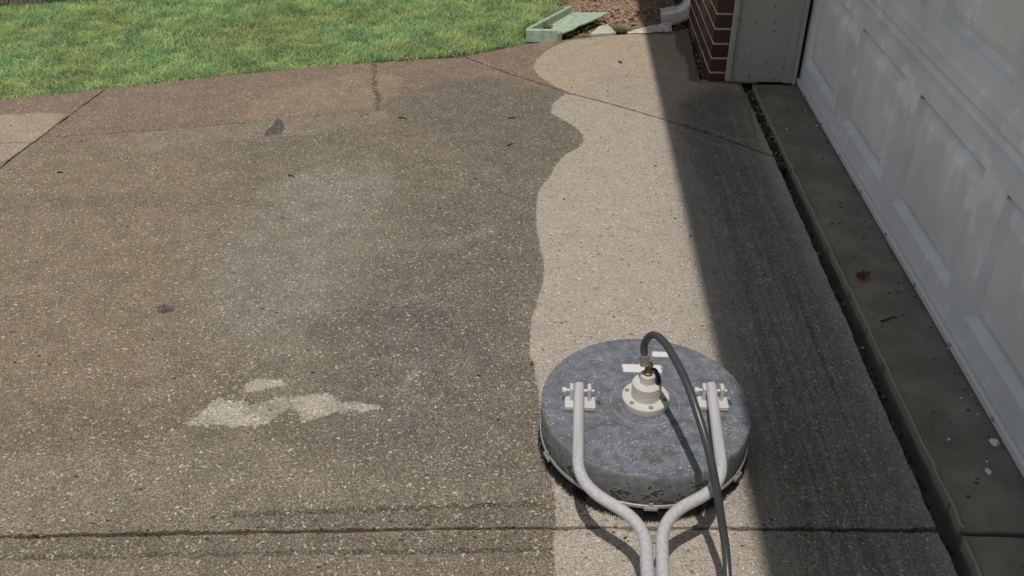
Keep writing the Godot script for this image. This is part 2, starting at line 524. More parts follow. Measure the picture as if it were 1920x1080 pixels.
	# cracks, and the lines left by the jointing tool
	layer(lines([
		[pts([-0.988, -4.631, -0.954, -4.457, -0.915, -4.272, -0.874, -4.133, -0.855, -3.994]), 0.009, 1.0, 0.02], [pts([-0.915, -4.272, -0.865, -4.127, -0.852, -4.141]), 0.008, 0.8, 0.01],
		[pts([-0.761, -1.473, -0.425, -1.508, -0.215, -1.527, -0.005, -1.547]), 0.009, 0.85, 0.004], [pts([-1.268, -1.319, -0.675, -1.36, 0.011, -1.404]), 0.007, 0.75, 0.003],
		[pts([-2.239, -3.629, -1.74, -3.738, -1.441, -3.818]), 0.006, 0.65, 0.01], [pts([-2.469, -3.551, -2.248, -3.571]), 0.006, 0.6, 0.01], [pts([0.814, -2.495, 0.82, -2.044, 0.822, -1.677]), 0.005, 0.6, 0.003],
		[pts([0.628, -1.574, 0.708, -1.581]), 0.008, 0.7, 0.003]]), 0.07, 0.058, 0.045, 0.8, 0.5, 0.3)

	# pale scratches that the scrubber and the trowel left beside the wall
	var streaks := []
	rng.seed = 23
	for i in 150:
		var x := 0.50 + 0.38 * pow(rng.randf(), 1.6)
		var z := rng.randf_range(-3.7, -1.5)
		var l := rng.randf_range(0.2, 1.3)
		streaks.append([PackedVector2Array([Vector2(x, z), Vector2(x + rng.randf_range(-0.01, 0.02), z + l * 0.5), Vector2(x + rng.randf_range(-0.02, 0.03), z + l)]), 0.0045, rng.randf_range(0.3, 0.9), 0.006])
	for l in [pts([0.606, -3.943, 0.815, -3.716]), pts([0.557, -3.844, 0.662, -3.721, 0.848, -3.565]), pts([0.838, -4.106, 0.815, -3.716])]:
		streaks.append([l, 0.008, 1.0, 0.003])
	layer(lines(streaks), 0.46, 0.445, 0.41, 0.5, 0.5, 0.4)

	bake_rows.resize(MAP)
	var job := WorkerThreadPool.add_group_task(bake_row, MAP)
	WorkerThreadPool.wait_for_group_task_completion(job)
	var all := PackedByteArray()
	for r in bake_rows:
		all.append_array(r)
	bake_rows.clear()
	layers.clear()
	return ImageTexture.create_from_image(Image.create_from_data(MAP, MAP, false, Image.FORMAT_RGBA8, all))


func aggregate_row(y: int) -> void:
	var w := 1408
	var col := PackedByteArray()
	col.resize(w * 3)
	var hi := PackedByteArray()
	hi.resize(w)
	for x in w:
		var q: int = noise_fine[(y >> 1) * 704 + (x >> 1)]
		var t: int = clampi(64 + (noise_low[y * w + x] >> 2) + (q - 128) + ((y * 7919 + x * 104729 + (x * y) % 977) % 23) - 11, 14, 250)
		col[x * 3] = t
		col[x * 3 + 1] = t * 95 / 100
		col[x * 3 + 2] = t * 90 / 100
		hi[x] = clampi(70 + ((q - 128) >> 1), 0, 255)
	bake_rows[y] = [col, hi]


func aggregate() -> Array:
	# broken stone set in cement: [colour, height], both repeating
	var w := 1408
	var base := noise(0.02, 3, 11).get_seamless_image(512, 512)
	base.resize(w, w, Image.INTERPOLATE_CUBIC)
	var grain := noise(0.28, 3, 12).get_seamless_image(704, 704)
	var nb := base.get_data()
	var ng := grain.get_data()
	noise_low = nb
	noise_fine = ng
	bake_rows.resize(w)
	var job := WorkerThreadPool.add_group_task(aggregate_row, w)
	WorkerThreadPool.wait_for_group_task_completion(job)
	var col := PackedByteArray()
	var hi := PackedByteArray()
	for r in bake_rows:
		col.append_array(r[0])
		hi.append_array(r[1])
	bake_rows.clear()
	rng.seed = 77
	var mm := TILE * 1000.0 / w
	for i in 62000:
		var r := lerpf(0.9, 4.6, pow(rng.randf(), 2.8)) / mm
		var a := r * rng.randf_range(0.8, 1.5)
		var b := r * rng.randf_range(0.5, 0.9)
		var th := rng.randf() * TAU
		var ct := cos(th)
		var s := sin(th)
		var cx := rng.randi_range(0, w - 1)
		var cy := rng.randi_range(0, w - 1)
		var kind := rng.randf()
		var tone := rng.randf_range(0.6, 1.0)
		var cr := 205.0 * tone
		var cg := 192.0 * tone
		var cb := 172.0 * tone
		if kind < 0.16:
			cr = 52.0; cg = 47.0; cb = 43.0
		elif kind < 0.24:
			cr = 148.0; cg = 122.0; cb = 98.0
		elif kind < 0.33:
			cr = 215.0; cg = 210.0; cb = 204.0
		elif kind < 0.66:
			cr = 150.0 * tone; cg = 138.0 * tone; cb = 127.0 * tone
		var ext := int(ceil(maxf(a, b)))
		var wob := rng.randf_range(0.1, 0.35)
		var ph := rng.randf() * TAU
		for j in range(-ext, ext + 1):
			for h in range(-ext, ext + 1):
				var u := (h * ct + j * s) / a
				var vv := (-h * s + j * ct) / b
				var d := u * u + vv * vv
				if d > 1.4:
					continue
				if d * (1.0 + wob * sin(3.0 * atan2(vv, u) + ph)) < 1.0:
					var k := ((cy + j + w) % w) * w + (cx + h + w) % w
					col[k * 3] = int(cr)
					col[k * 3 + 1] = int(cg)
					col[k * 3 + 2] = int(cb)
					hi[k] = clampi(int(150.0 + 60.0 * (1.0 - d)), 0, 255)
	for i in 30000:   # small pits
		var r := 2 if rng.randf() < 0.1 else rng.randi_range(0, 1)
		var cx := rng.randi_range(0, w - 1)
		var cy := rng.randi_range(0, w - 1)
		for j in range(-r, r + 1):
			for h in range(-r, r + 1):
				var k := ((cy + j + w) % w) * w + (cx + h + w) % w
				col[k * 3] = 26; col[k * 3 + 1] = 22; col[k * 3 + 2] = 19
				hi[k] = 10
	return [ImageTexture.create_from_image(Image.create_from_data(w, w, false, Image.FORMAT_RGB8, col)), ImageTexture.create_from_image(Image.create_from_data(w, w, false, Image.FORMAT_L8, hi))]


func driveway() -> void:
	var tile := aggregate()
	var m := StandardMaterial3D.new()
	m.albedo_texture = tile[0]
	m.detail_enabled = true
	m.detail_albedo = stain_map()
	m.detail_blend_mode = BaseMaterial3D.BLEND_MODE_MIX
	m.detail_uv_layer = BaseMaterial3D.DETAIL_UV_2
	m.heightmap_enabled = true
	m.heightmap_texture = tile[1]
	m.heightmap_scale = 0.4
	m.roughness = 0.78
	m.metallic_specular = 0.4
	var d := thing("driveway", Vector3.ZERO, "weathered concrete driveway with a pale washed strip along the garage", "driveway")
	d.set_meta("kind", "structure")
	var j1 := pts([-2.059, -1.333, -1.304, -1.386, -0.695, -1.431, -0.08, -1.472, 0.536, -1.5, 0.867, -1.508, 0.945, -1.508])
	var j1b := pts([-2.051, -1.324, -1.299, -1.376, -0.693, -1.421, -0.08, -1.464, 0.534, -1.49, 0.864, -1.498, 0.945, -1.498])
	var gap_near := Vector2(0.945, 1.6)
	# the large slab in the middle of the picture
	var main := PackedVector2Array()
	var right := PackedVector2Array([Vector2(0.941, -3.555), Vector2(0.943, -2.6), Vector2(0.941, -1.52)])
	main.append_array(pts([-0.509, -4.744, -0.233, -4.483, 0.044, -4.259, 0.276, -4.105, 0.516, -3.927, 0.716, -3.768, 0.874, -3.614]))
	main.append_array(right)
	var back := j1.duplicate(); back.reverse()
	for p in back:
		if p.x < 0.9 and p.x > -2.3:
			main.append(p)
	main.append_array([Vector2(-2.36, -1.33), Vector2(-2.335, -3.4), Vector2(-2.272, -4.205)])
	main.append_array(pts([-1.783, -4.392, -1.237, -4.58]))
	var left := PackedVector2Array([Vector2(-2.279, -4.205), Vector2(-2.343, -3.4), Vector2(-2.368, -1.33), Vector2(-3.37, -1.277), Vector2(-3.37, -3.811), Vector2(-2.733, -4.041)])
	var far_left := PackedVector2Array([Vector2(-3.388, -1.276), Vector2(-7.5, -1.06), Vector2(-7.5, -2.34), Vector2(-3.388, -3.806)])
	var corner := PackedVector2Array()
	corner.append(Vector2(0.941, -3.577))
	corner.append_array(pts([0.878, -3.633, 0.718, -3.784, 0.517, -3.944, 0.277, -4.12, 0.044, -4.274, -0.234, -4.498, -0.499, -4.757]))
	corner.append_array(pts([-0.183, -4.975, 0.228, -5.122, 0.766, -5.259]))
	corner.append_array([Vector2(0.737, -4.46), Vector2(0.885, -4.455), Vector2(0.94, -4.40)])
	var near := PackedVector2Array()
	for p in j1b:
		if p.x < 0.9 and p.x > -2.3:
			near.append(p)
	near.append_array([Vector2(0.941, -1.503), Vector2(0.945, -1.03), Vector2(-2.36, -1.03), Vector2(-2.36, -1.318)])
	var nearest := PackedVector2Array([Vector2(0.945, -1.014), gap_near, Vector2(-3.37, 1.6), Vector2(-3.37, -1.014)])
	var near_left := PackedVector2Array([Vector2(-2.376, -1.318), Vector2(-2.376, -1.03), Vector2(-3.37, -1.03), Vector2(-3.37, -1.263)])
	var outer := PackedVector2Array([Vector2(-3.388, -1.26), Vector2(-3.388, 1.6), Vector2(-7.5, 1.6), Vector2(-7.5, -1.044)])
	var k := 0
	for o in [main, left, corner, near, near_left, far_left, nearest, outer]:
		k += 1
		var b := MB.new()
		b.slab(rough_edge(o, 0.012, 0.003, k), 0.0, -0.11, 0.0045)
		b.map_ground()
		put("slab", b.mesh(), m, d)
	# soil packed in the joints
	var soil := mat(0.10, 0.085, 0.065, 0.95)
	var jb := MB.new()
	jb.quad(Vector3(-7.4, -0.022, -5.2), Vector3(0.93, -0.022, -5.2), Vector3(0.93, -0.022, 1.5), Vector3(-7.4, -0.022, 1.5), Vector3.UP)
	put("joint_soil", jb.mesh(), soil, d)


# ---------------------------------------------------------------- ground and garden
func bumpy(x0: float, x1: float, z0: float, z1: float, step: float, y: float, amount: float, s: int, inside: PackedVector2Array) -> MB:
	var b := MB.new()
	var f := noise(3.0, 4, s)
	var h := func(x: float, z: float) -> Vector3:
		return Vector3(x, y + f.get_noise_2d(x, z) * amount, z)
	var nx := int((x1 - x0) / step)
	var nz := int((z1 - z0) / step)
	for i in nx:
		for k in nz:
			var x := x0 + i * step
			var z := z0 + k * step
			if not inside.is_empty() and not Geometry2D.is_point_in_polygon(Vector2(x + step / 2, z + step / 2), inside):
				continue
			var q := []
			var nn := []
			for o in [[0, 0], [1, 0], [1, 1], [0, 1]]:
				var px: float = x + o[0] * step
				var pz: float = z + o[1] * step
				q.append(h.call(px, pz))
				var dx: Vector3 = h.call(px + 0.01, pz) - h.call(px - 0.01, pz)
				var dz: Vector3 = h.call(px, pz + 0.01) - h.call(px, pz - 0.01)
				nn.append(dz.cross(dx).normalized())
			b.tri(q[0], q[1], q[2], nn[0], nn[1], nn[2], Vector2(x, z), Vector2(x + step, z), Vector2(x + step, z + step))
			b.tri(q[0], q[2], q[3], nn[0], nn[2], nn[3], Vector2(x, z), Vector2(x + step, z + step), Vector2(x, z + step))
	return b


func grass_clump(s: int, blades: int, spread: float, tall: float, wide: float) -> ArrayMesh:
	rng.seed = s
	var b := MB.new()
	for i in blades:
		var at := Vector3(rng.randf_range(-spread, spread), -0.012, rng.randf_range(-spread, spread))
		var az := rng.randf() * TAU
		var lean := rng.randf_range(0.45, 1.45)
		var hgt := tall * rng.randf_range(0.55, 1.15)
		var w := wide * rng.randf_range(0.6, 1.2)
		var dir := Vector3(cos(az), 0, sin(az))
		var side := Vector3(-sin(az), 0, cos(az)).rotated(Vector3.UP, rng.randf_range(-0.5, 0.5))
		var tone := rng.randf_range(0.65, 1.25)
		var yellow := rng.randf()
		b.color = Color(tone * (1.25 if yellow > 0.75 else 1.0), tone, tone * (0.8 if yellow > 0.75 else 1.0))
		if rng.randf() < 0.035:
			b.color = Color(3.0, 1.55, 1.6)
		var p := []
		for k in 4:
			var t := k / 3.0
			p.append(at + dir * hgt * lean * t * t * 0.85 + Vector3.UP * hgt * (t - 0.36 * lean * t * t))
		for k in 3:
			var w0 := w * (1.0 - 0.18 * k) * 0.5
			var w1 := w * (1.0 - 0.18 * (k + 1)) * 0.5 if k < 2 else 0.0002
			var nn: Vector3 = side.cross((p[k + 1] - p[k]).normalized()).normalized()
			if nn.y < 0.0:
				nn = -nn
			b.tri(p[k] - side * w0, p[k] + side * w0, p[k + 1] + side * w1, nn, nn, nn)
			if k < 2:
				b.tri(p[k] - side * w0, p[k + 1] + side * w1, p[k + 1] - side * w1, nn, nn, nn)
	return b.mesh(true)


func garden() -> void:
	var earth := mat(0.07, 0.055, 0.035, 0.95)
	var g := MB.new()
	g.quad(Vector3(-400, -0.14, -400), Vector3(400, -0.14, -400), Vector3(400, -0.14, 400), Vector3(-400, -0.14, 400), Vector3.UP)
	var far_green := mat(0.09, 0.13, 0.04, 0.95)
	tag(put("ground", g.mesh(), far_green), "flat green ground stretching away beyond the yard", "ground", "", "structure")

	# the lawn: soil, and blades in tufts
	var lawn := PackedVector2Array([Vector2(-7.5, -2.44), Vector2(-2.733, -4.055)])
	lawn.append_array(pts([-2.279, -4.229, -1.791, -4.414, -1.243, -4.604, -0.549, -4.853, -0.184, -5.011, -0.135, -5.203, -0.08, -5.407, 0.002, -5.681]))
	lawn.append_array([Vector2(0.0, -6.3), Vector2(-0.05, -9.0), Vector2(-7.5, -9.0)])
	var soil := bumpy(-7.5, 0.3, -9.0, -2.3, 0.08, -0.03, 0.02, 2, PackedVector2Array())
	var lawn_soil := MB.new()
	for i in range(0, soil.v.size(), 3):
		var q := Vector2(soil.v[i].x, soil.v[i].z)
		if Geometry2D.is_point_in_polygon(q, lawn):
			lawn_soil.tri(soil.v[i], soil.v[i + 1], soil.v[i + 2], soil.n[i], soil.n[i + 1], soil.n[i + 2])
	tag(put("lawn_soil", lawn_soil.mesh(), earth), "dark soil under the lawn beside the driveway", "soil", "", "structure")
	var gm := StandardMaterial3D.new()
	gm.vertex_color_use_as_albedo = true
	gm.roughness = 0.42
	gm.metallic_specular = 0.45
	gm.backlight_enabled = true
	gm.backlight = Color(0.75, 0.75, 0.75)
	var patch := noise(1.1, 3, 31)
	var patch2 := noise(5.0, 2, 32)
	rng.seed = 9
	var sets := [[], [], []]
	var tints := [[], [], []]
	for i in 62000:
		var x := rng.randf_range(-7.4, 0.2)
		var z := rng.randf_range(-8.0, -2.4)
		if x < -4.9 and rng.randf() < 0.5:
			continue
		if not Geometry2D.is_point_in_polygon(Vector2(x, z - rng.randf() * 0.045), lawn):
			continue
		var p := patch.get_noise_2d(x, z)
		var p2 := patch2.get_noise_2d(x, z)
		var s := 1.0 + 0.25 * p + rng.randf_range(-0.18, 0.18)
		var k := rng.randi_range(0, 2)
		sets[k].append(Transform3D(Basis(Vector3.UP, rng.randf() * TAU).scaled(Vector3(1, s * rng.randf_range(0.8, 1.1), 1)), Vector3(x, -0.022, z)))
		var li := 1.0 + 0.25 * p + 0.3 * p2 + rng.randf_range(-0.15, 0.15)
		var ye := clampf(0.5 + 0.9 * p2 - 0.5 * p, 0.0, 1.0)
		tints[k].append(Color(lerpf(0.30, 0.48, ye) * li, lerpf(0.52, 0.61, ye) * li, lerpf(0.25, 0.26, ye) * li))
	for k in 3:
		var o := scatter("lawn_grass", grass_clump(40 + k, 18, 0.036, 0.064, 0.0047), gm, sets[k], tints[k])
		tag(o, "bright green lawn of fine blades along the driveway edge", "grass", "lawn grass", "stuff")

	# the bare bed under the wall
	var bed := pts([-0.184, -5.002, -0.135, -5.203, -0.08, -5.407, 0.002, -5.681])
	bed.append_array([Vector2(0.0, -6.3), Vector2(-0.05, -9.0), Vector2(0.77, -9.0), Vector2(0.77, -5.0)])
	bed.append_array(pts([0.771, -5.279, 0.228, -5.141]))
	var em := mat(0.56, 0.42, 0.33, 0.95)
	var f := noise(0.03, 5, 61)
	var et := NoiseTexture2D.new()
	et.width = 512; et.height = 512; et.seamless = true; et.noise = f
	var ramp := Gradient.new()
	ramp.set_color(0, Color(0.45, 0.42, 0.4)); ramp.set_color(1, Color(1.0, 0.97, 0.93))
	et.color_ramp = ramp
	em.albedo_texture = et
	em.uv1_scale = Vector3(2.2, 2.2, 1)
	em.heightmap_enabled = true
	em.heightmap_texture = et
	em.heightmap_scale = 1.6
	var be := bumpy(-0.4, 0.8, -9.0, -4.9, 0.035, -0.035, 0.045, 8, bed)
	tag(put("garden_bed", be.mesh(), em), "bare reddish brown earth bed below the brick wall", "soil", "", "structure")
	var chip := MB.new()
	chip.box(Vector3.ZERO, Vector3(0.034, 0.006, 0.013), 0.002)
	var cs := []
	var ct := []
	for i in 3000:
		var x := rng.randf_range(-0.4, 0.77)
		var z := rng.randf_range(-7.2, -4.95)
		if not Geometry2D.is_point_in_polygon(Vector2(x, z), bed) or not Geometry2D.is_point_in_polygon(Vector2(x, z + 0.02), bed):
			continue
		var b := Basis.from_euler(Vector3(rng.randf_range(-0.5, 0.5), rng.randf() * TAU, rng.randf_range(-0.5, 0.5))).scaled(Vector3.ONE * rng.randf_range(0.25, 1.1))
		cs.append(Transform3D(b, Vector3(x, -0.022 + rng.randf_range(-0.012, 0.01), z)))
		var t := rng.randf_range(0.35, 1.0)
		ct.append(Color(0.38 * t, 0.27 * t, 0.2 * t) if rng.randf() < 0.85 else Color(0.42, 0.36, 0.28))
	var cm := mat(1, 1, 1, 0.9)
	cm.vertex_color_use_as_albedo = true
	tag(scatter("bark_chips", chip.mesh(), cm, cs, ct), "small brown bark chips strewn over the bed", "bark chips", "", "stuff")

	# weeds between the green tray and the driveway
	var weeds := []
	var wt := []
	for a in [pts([0.019, -5.075, 0.235, -5.378]), pts([0.314, -5.202, 0.41, -5.206]), pts([-0.187, -5.086, -0.139, -5.333])]:
		for i in 46:
			var q: Vector2 = a[0].lerp(a[1], rng.randf())
			weeds.append(Transform3D(Basis(Vector3.UP, rng.randf() * TAU).scaled(Vector3.ONE * rng.randf_range(0.6, 1.2)), Vector3(q.x + rng.randf_range(-0.03, 0.03), -0.015, q.y - 0.02 + rng.randf_range(-0.05, 0.02))))
			var dry := rng.randf()
			wt.append(Color(0.13, 0.19, 0.06).lerp(Color(0.34, 0.3, 0.13), dry * dry))
	tag(scatter("weeds", grass_clump(71, 6, 0.018, 0.075, 0.005), gm, weeds, wt), "yellowing weeds at the edge of the bare bed", "weeds", "", "stuff")


func fence() -> void:
	var t := thing("plank_fence", Vector3(-3.55, 0, -5.57), "grey brown plank fence at the far edge of the lawn", "fence")
	var wood := StandardMaterial3D.new()
	var nt := NoiseTexture2D.new()
	nt.width = 256; nt.height = 256; nt.seamless = true
	nt.noise = noise(0.02, 5, 90)
	var ramp := Gradient.new()
	ramp.set_color(0, Color(0.35, 0.31, 0.28)); ramp.set_color(1, Color(0.62, 0.57, 0.53))
	nt.color_ramp = ramp
	wood.albedo_texture = nt
	wood.uv1_triplanar = true
	wood.uv1_scale = Vector3(9, 0.8, 9)
	wood.roughness = 0.9
	var dir := Vector3(0.955, 0, -0.297)
	var turn := Basis(Vector3.UP, atan2(0.297, 0.955))
	var b := MB.new()
	b.box(Vector3(0, 0.9, 0), Vector3(0.104, 1.8, 0.022), 0.003)
	var board := b.mesh()
	rng.seed = 3
	for i in 76:
		put("plank", board, wood, t, Transform3D(turn.rotated(Vector3.UP, rng.randf_range(-0.02, 0.02)), dir * ((i - 34) * 0.11) + Vector3(0, rng.randf_range(-0.02, 0.015), 0)))
	for y in [0.4, 1.4]:
		var r := MB.new()
		r.box(Vector3.ZERO, Vector3(8.3, 0.09, 0.04), 0.003)
		put("rail", r.mesh(), wood, t, Transform3D(turn, dir * 0.4 + turn * Vector3(0, y, -0.034)))


# ---------------------------------------------------------------- the garage
func door_skin() -> ImageTexture:
	# the paint: chalky where it was not wiped, with runs below
	var w := 1536
	var h := 672
	var a := noise(0.018, 4, 201).get_image(w, h).get_data()
	var runs := noise(0.05, 4, 202).get_image(w, 220)
	runs.resize(w, h, Image.INTERPOLATE_CUBIC)
	var rn := runs.get_data()
	var broad := noise(0.005, 3, 203).get_image(w, h).get_data()
	var out := PackedByteArray()
	out.resize(w * h * 3)
	for y in h:
		var yy := 2.24 * (1.0 - (y + 0.5) / h)        # height on the door
		for x in w:
			var z := -4.44 + 5.06 * (x + 0.5) / w
			var k := y * w + x
			var u := fposmod(z + 4.35, 0.71)           # across one panel and its stile
			var top := 0.535 if yy < 0.66 else (1.2 if yy < 1.31 else 1.85)
			var below := top - yy                       # distance under the panel's upper edge
			var bias := 0.0
			if below > -0.04 and below < 0.36:
				# chalk left along the upper inner edge, running down the panel's far side
				bias += 0.30 * exp(-absf(below - 0.05) * 22.0) * clampf((u - 0.08) / 0.4, 0.0, 1.0)
				bias += 0.24 * exp(-absf(u - 0.555) * 26.0) * clampf(1.0 - below / 0.34, 0.0, 1.0)
				bias += 0.10 * exp(-absf(u - 0.005) * 40.0) * clampf(1.0 - below / 0.3, 0.0, 1.0)
			var s := a[k] / 255.0 * 0.5 + rn[k] / 255.0 * 0.5 + bias
			var t := clampf((s - 0.64) / 0.14, 0.0, 1.0)
			t = t * t * (3.0 - 2.0 * t)
			var q := broad[k] / 255.0 - 0.5
			var grey := 0.88 + q * 0.09 + (a[k] / 255.0 - 0.5) * 0.05
			var r := lerpf(grey, 0.985, t * 0.65)
			# shade painted as dark lines under each panel's upper lip and in section joints
			var lip_shade := 0.6 * exp(-pow((below - 0.006) / 0.006, 2.0)) if u < 0.56 else 0.0
			for j in [0.659, 1.304, 1.949]:
				lip_shade = maxf(lip_shade, 0.5 * exp(-pow((yy - j) / 0.006, 2.0)))
			r *= 1.0 - lip_shade * (0.5 + 0.8 * broad[k] / 255.0)
			var warm := clampf((0.5 - a[k] / 255.0) * 3.0, 0.0, 1.0) * (0.05 if below > 0.05 and below < 0.4 and u < 0.56 else 0.0)
			out[k * 3] = int(255 * clampf(r * 0.985 + warm * 0.4, 0, 1))
			out[k * 3 + 1] = int(255 * clampf(r * 0.995 - warm * 0.1, 0, 1))
			out[k * 3 + 2] = int(255 * clampf(r * 1.012 - warm * 0.6, 0, 1))
	return ImageTexture.create_from_image(Image.create_from_data(w, h, false, Image.FORMAT_RGB8, out))


func garage() -> void:
	var house := thing("brick_garage", Vector3(0.775, 0, -4.44), "brick garage in shade with a white panelled overhead door", "garage")
	var base := Transform3D(Basis.IDENTITY, -Vector3(0.775, 0, -4.44))
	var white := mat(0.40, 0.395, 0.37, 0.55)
	# mortar core and bricks
	var mortar := mat(0.62, 0.58, 0.54, 0.95)
	var core := MB.new()
	core.box(Vector3(0.903, 1.3, -6.9), Vector3(0.25, 2.62, 4.908), 0.0)
	put("wall_core", core.mesh(), mortar, house, base)
	var bt := NoiseTexture2D.new()
	bt.width = 512; bt.height = 512; bt.seamless = true
	bt.noise = noise(0.03, 5, 80)
	var ramp := Gradient.new()
	ramp.set_color(0, Color(0.5, 0.48, 0.47)); ramp.set_color(1, Color(1, 1, 1))
	bt.color_ramp = ramp
	var bricks := []
	for c in [[0.145, 0.062, 0.048], [0.115, 0.05, 0.04], [0.175, 0.08, 0.06], [0.24, 0.175, 0.135]]:
		var m := mat(c[0], c[1], c[2], 0.9)
		m.albedo_texture = bt
		m.uv1_triplanar = true
		m.uv1_scale = Vector3(5, 5, 5)
		m.heightmap_enabled = true
		m.heightmap_texture = bt
		m.heightmap_scale = 0.35
		bricks.append(m)
	rng.seed = 14
	var full := MB.new()
	full.box(Vector3.ZERO, Vector3(0.092, 0.0615, 0.201), 0.004)
	var half := MB.new()
	half.box(Vector3.ZERO, Vector3(0.092, 0.0615, 0.0955), 0.004)
	var fm := full.mesh()
	var hm := half.mesh()
	var rest := MB.new()
	for row in 34:
		var y := 0.008 + 0.0745 * row
		var z := -4.4325
		var first := true
		while z > -9.2:
			var w := 0.0965 if first and row % 2 == 1 else 0.203
			var at := Vector3(0.8195 + rng.randf_range(-0.0015, 0.0015), y, z - w / 2)
			if row < 14 and z > -8.3:
				var pick := rng.randi_range(0, 2)
				if z < -4.6 and rng.randf() < 0.3:
					pick = 3
				put("brick", hm if w < 0.15 else fm, bricks[pick], house, base * Transform3D(Basis(Vector3.UP, rng.randf_range(-0.006, 0.006)), at))
			else:
				rest.box(at, Vector3(0.092, 0.063, w), 0.003)
			z -= w + 0.0125
			first = false
	put("upper_bricks", rest.mesh(), bricks[0], house, base).set_meta("kind", "stuff")
	# the wall on the near side of the door, and the wall over it
	var side := MB.new()
	side.box(Vector3(0.905, 1.3, 2.31), Vector3(0.25, 2.62, 3.3), 0.004)
	put("near_wall", side.mesh(), bricks[0], house, base)
	var over := MB.new()
	over.box(Vector3(0.93, 2.42, -1.912), Vector3(0.23, 0.37, 5.05), 0.004)
	put("door_header", over.mesh(), white, house, base)
	# jamb: face board, its outer lip and the stop against the door
	var jamb := MB.new()
	jamb.box(Vector3(1.024, 1.115, -4.434), Vector3(0.29, 2.222, 0.016), 0.002)
	put("jamb_board", jamb.mesh(), white, house, base)
	var lip := MB.new()
	lip.box(Vector3(0.867, 1.12, -4.4225), Vector3(0.026, 2.216, 0.034), 0.004)
	put("jamb_lip", lip.mesh(), white, house, base)
	var stop := MB.new()
	stop.box(Vector3(1.168, 1.113, -4.421), Vector3(0.042, 2.22, 0.012), 0.002)
	stop.box(Vector3(1.198, 1.110, -4.414), Vector3(0.018, 2.22, 0.03), 0.004)
	put("door_stop", stop.mesh(), white, house, base)
	var nearjamb := MB.new()
	nearjamb.box(Vector3(1.0, 1.1, 0.645), Vector3(0.4, 2.2, 0.03), 0.002)
	put("near_jamb", nearjamb.mesh(), white, house, base)
	# flecks of bark splashed on the board
	var fleck := mat(0.05, 0.04, 0.035, 0.9)
	rng.seed = 19
	for i in 16:
		var b := MB.new()
		var p := Vector3(rng.randf_range(0.885, 1.14), 0.02 + 0.38 * pow(rng.randf(), 1.6), -4.4252)
		b.box(Vector3.ZERO, Vector3(rng.randf_range(0.003, 0.007), rng.randf_range(0.003, 0.009), 0.002), 0.0006)
		put("dirt_fleck", b.mesh(), fleck, house, base * Transform3D(Basis(Vector3.BACK, rng.randf() * 3.0), p))

	# the door: four sections of stamped panels
	var skin := StandardMaterial3D.new()
	skin.albedo_texture = door_skin()
	skin.roughness = 0.5
	skin.metallic_specular = 0.4
	var xd := 1.2205
	var z0 := -4.437
	var z1 := 0.62
	var at := func(z: float, y: float, d: float) -> Vector3:
		return Vector3(xd - d, y, z)
	var out := Vector3(-1, 0, 0)
	var paint := func(b: MB) -> void:
		for i in b.v.size():
			b.uv[i] = Vector2((b.v[i].z + 4.44) / 5.06, 1.0 - b.v[i].y / 2.24)
	for s in 4:
		var y0 := 0.034 if s == 0 else 0.661 + 0.645 * (s - 1)
		var y1 := (0.657 if s == 0 else y0 + 0.641) if s < 3 else 2.235
		var p0 := 0.122 if s == 0 else y0 + 0.125
		var p1 := 0.537 if s == 0 else y0 + 0.51
		var b := MB.new()
		var prof := []
		if s > 0:
			prof = [[y0, -0.02], [y0 + 0.001, -0.008], [y0 + 0.006, 0.006], [y0 + 0.034, 0.006], [y0 + 0.041, -0.006], [p0, -0.006]]
		else:
			prof = [[y0, -0.012], [y0 + 0.002, -0.006], [p0, -0.006]]
		var prof_top := [[p1, -0.006], [y1 - 0.056, -0.006], [y1 - 0.05, 0.003], [y1 - 0.044, 0.003], [y1 - 0.036, -0.012], [y1 - 0.006, -0.014], [y1, -0.03]]
		for pr in [prof, prof_top]:
			for i in pr.size() - 1:
				b.quad(at.call(z0, pr[i][0], pr[i][1]), at.call(z1, pr[i][0], pr[i][1]), at.call(z1, pr[i + 1][0], pr[i + 1][1]), at.call(z0, pr[i + 1][0], pr[i + 1][1]), out)
		var zs := [z0]
		for k in 7:
			zs.append(-4.352 + 0.71 * k)
			zs.append(-4.352 + 0.71 * k + 0.562)
		zs.append(z1)
		for k in range(0, zs.size() - 1, 2):
			b.quad(at.call(zs[k], p0, -0.006), at.call(zs[k + 1], p0, -0.006), at.call(zs[k + 1], p1, -0.006), at.call(zs[k], p1, -0.006), out)
		b.quad(Vector3(xd + 0.04, y0, z0), Vector3(xd + 0.04, y0, z1), Vector3(xd + 0.04, y1, z1), Vector3(xd + 0.04, y1, z0), Vector3.RIGHT)
		paint.call(b)
		var sec := put("door_section", b.mesh(), skin, house, base)
		for k in 7:
			var c := MB.new()
			var za: float = zs[1 + 2 * k]
			var zb: float = zs[2 + 2 * k]
			var rings := [[0.0, -0.006], [0.001, -0.008], [0.015, -0.036], [0.019, -0.036], [0.046, -0.013], [0.050, -0.0125], [0.068, -0.0065]]
			for i in rings.size() - 1:
				var r0: float = rings[i][0]
				var r1: float = rings[i + 1][0]
				var d0: float = rings[i][1]
				var d1: float = rings[i + 1][1]
				c.quad(at.call(za + r0, p0 + r0, d0), at.call(zb - r0, p0 + r0, d0), at.call(zb - r1, p0 + r1, d1), at.call(za + r1, p0 + r1, d1), out)
				c.quad(at.call(za + r0, p1 - r0, d0), at.call(zb - r0, p1 - r0, d0), at.call(zb - r1, p1 - r1, d1), at.call(za + r1, p1 - r1, d1), out)
				c.quad(at.call(za + r0, p0 + r0, d0), at.call(za + r0, p1 - r0, d0), at.call(za + r1, p1 - r1, d1), at.call(za + r1, p0 + r1, d1), out)
				c.quad(at.call(zb - r0, p0 + r0, d0), at.call(zb - r0, p1 - r0, d0), at.call(zb - r1, p1 - r1, d1), at.call(zb - r1, p0 + r1, d1), out)
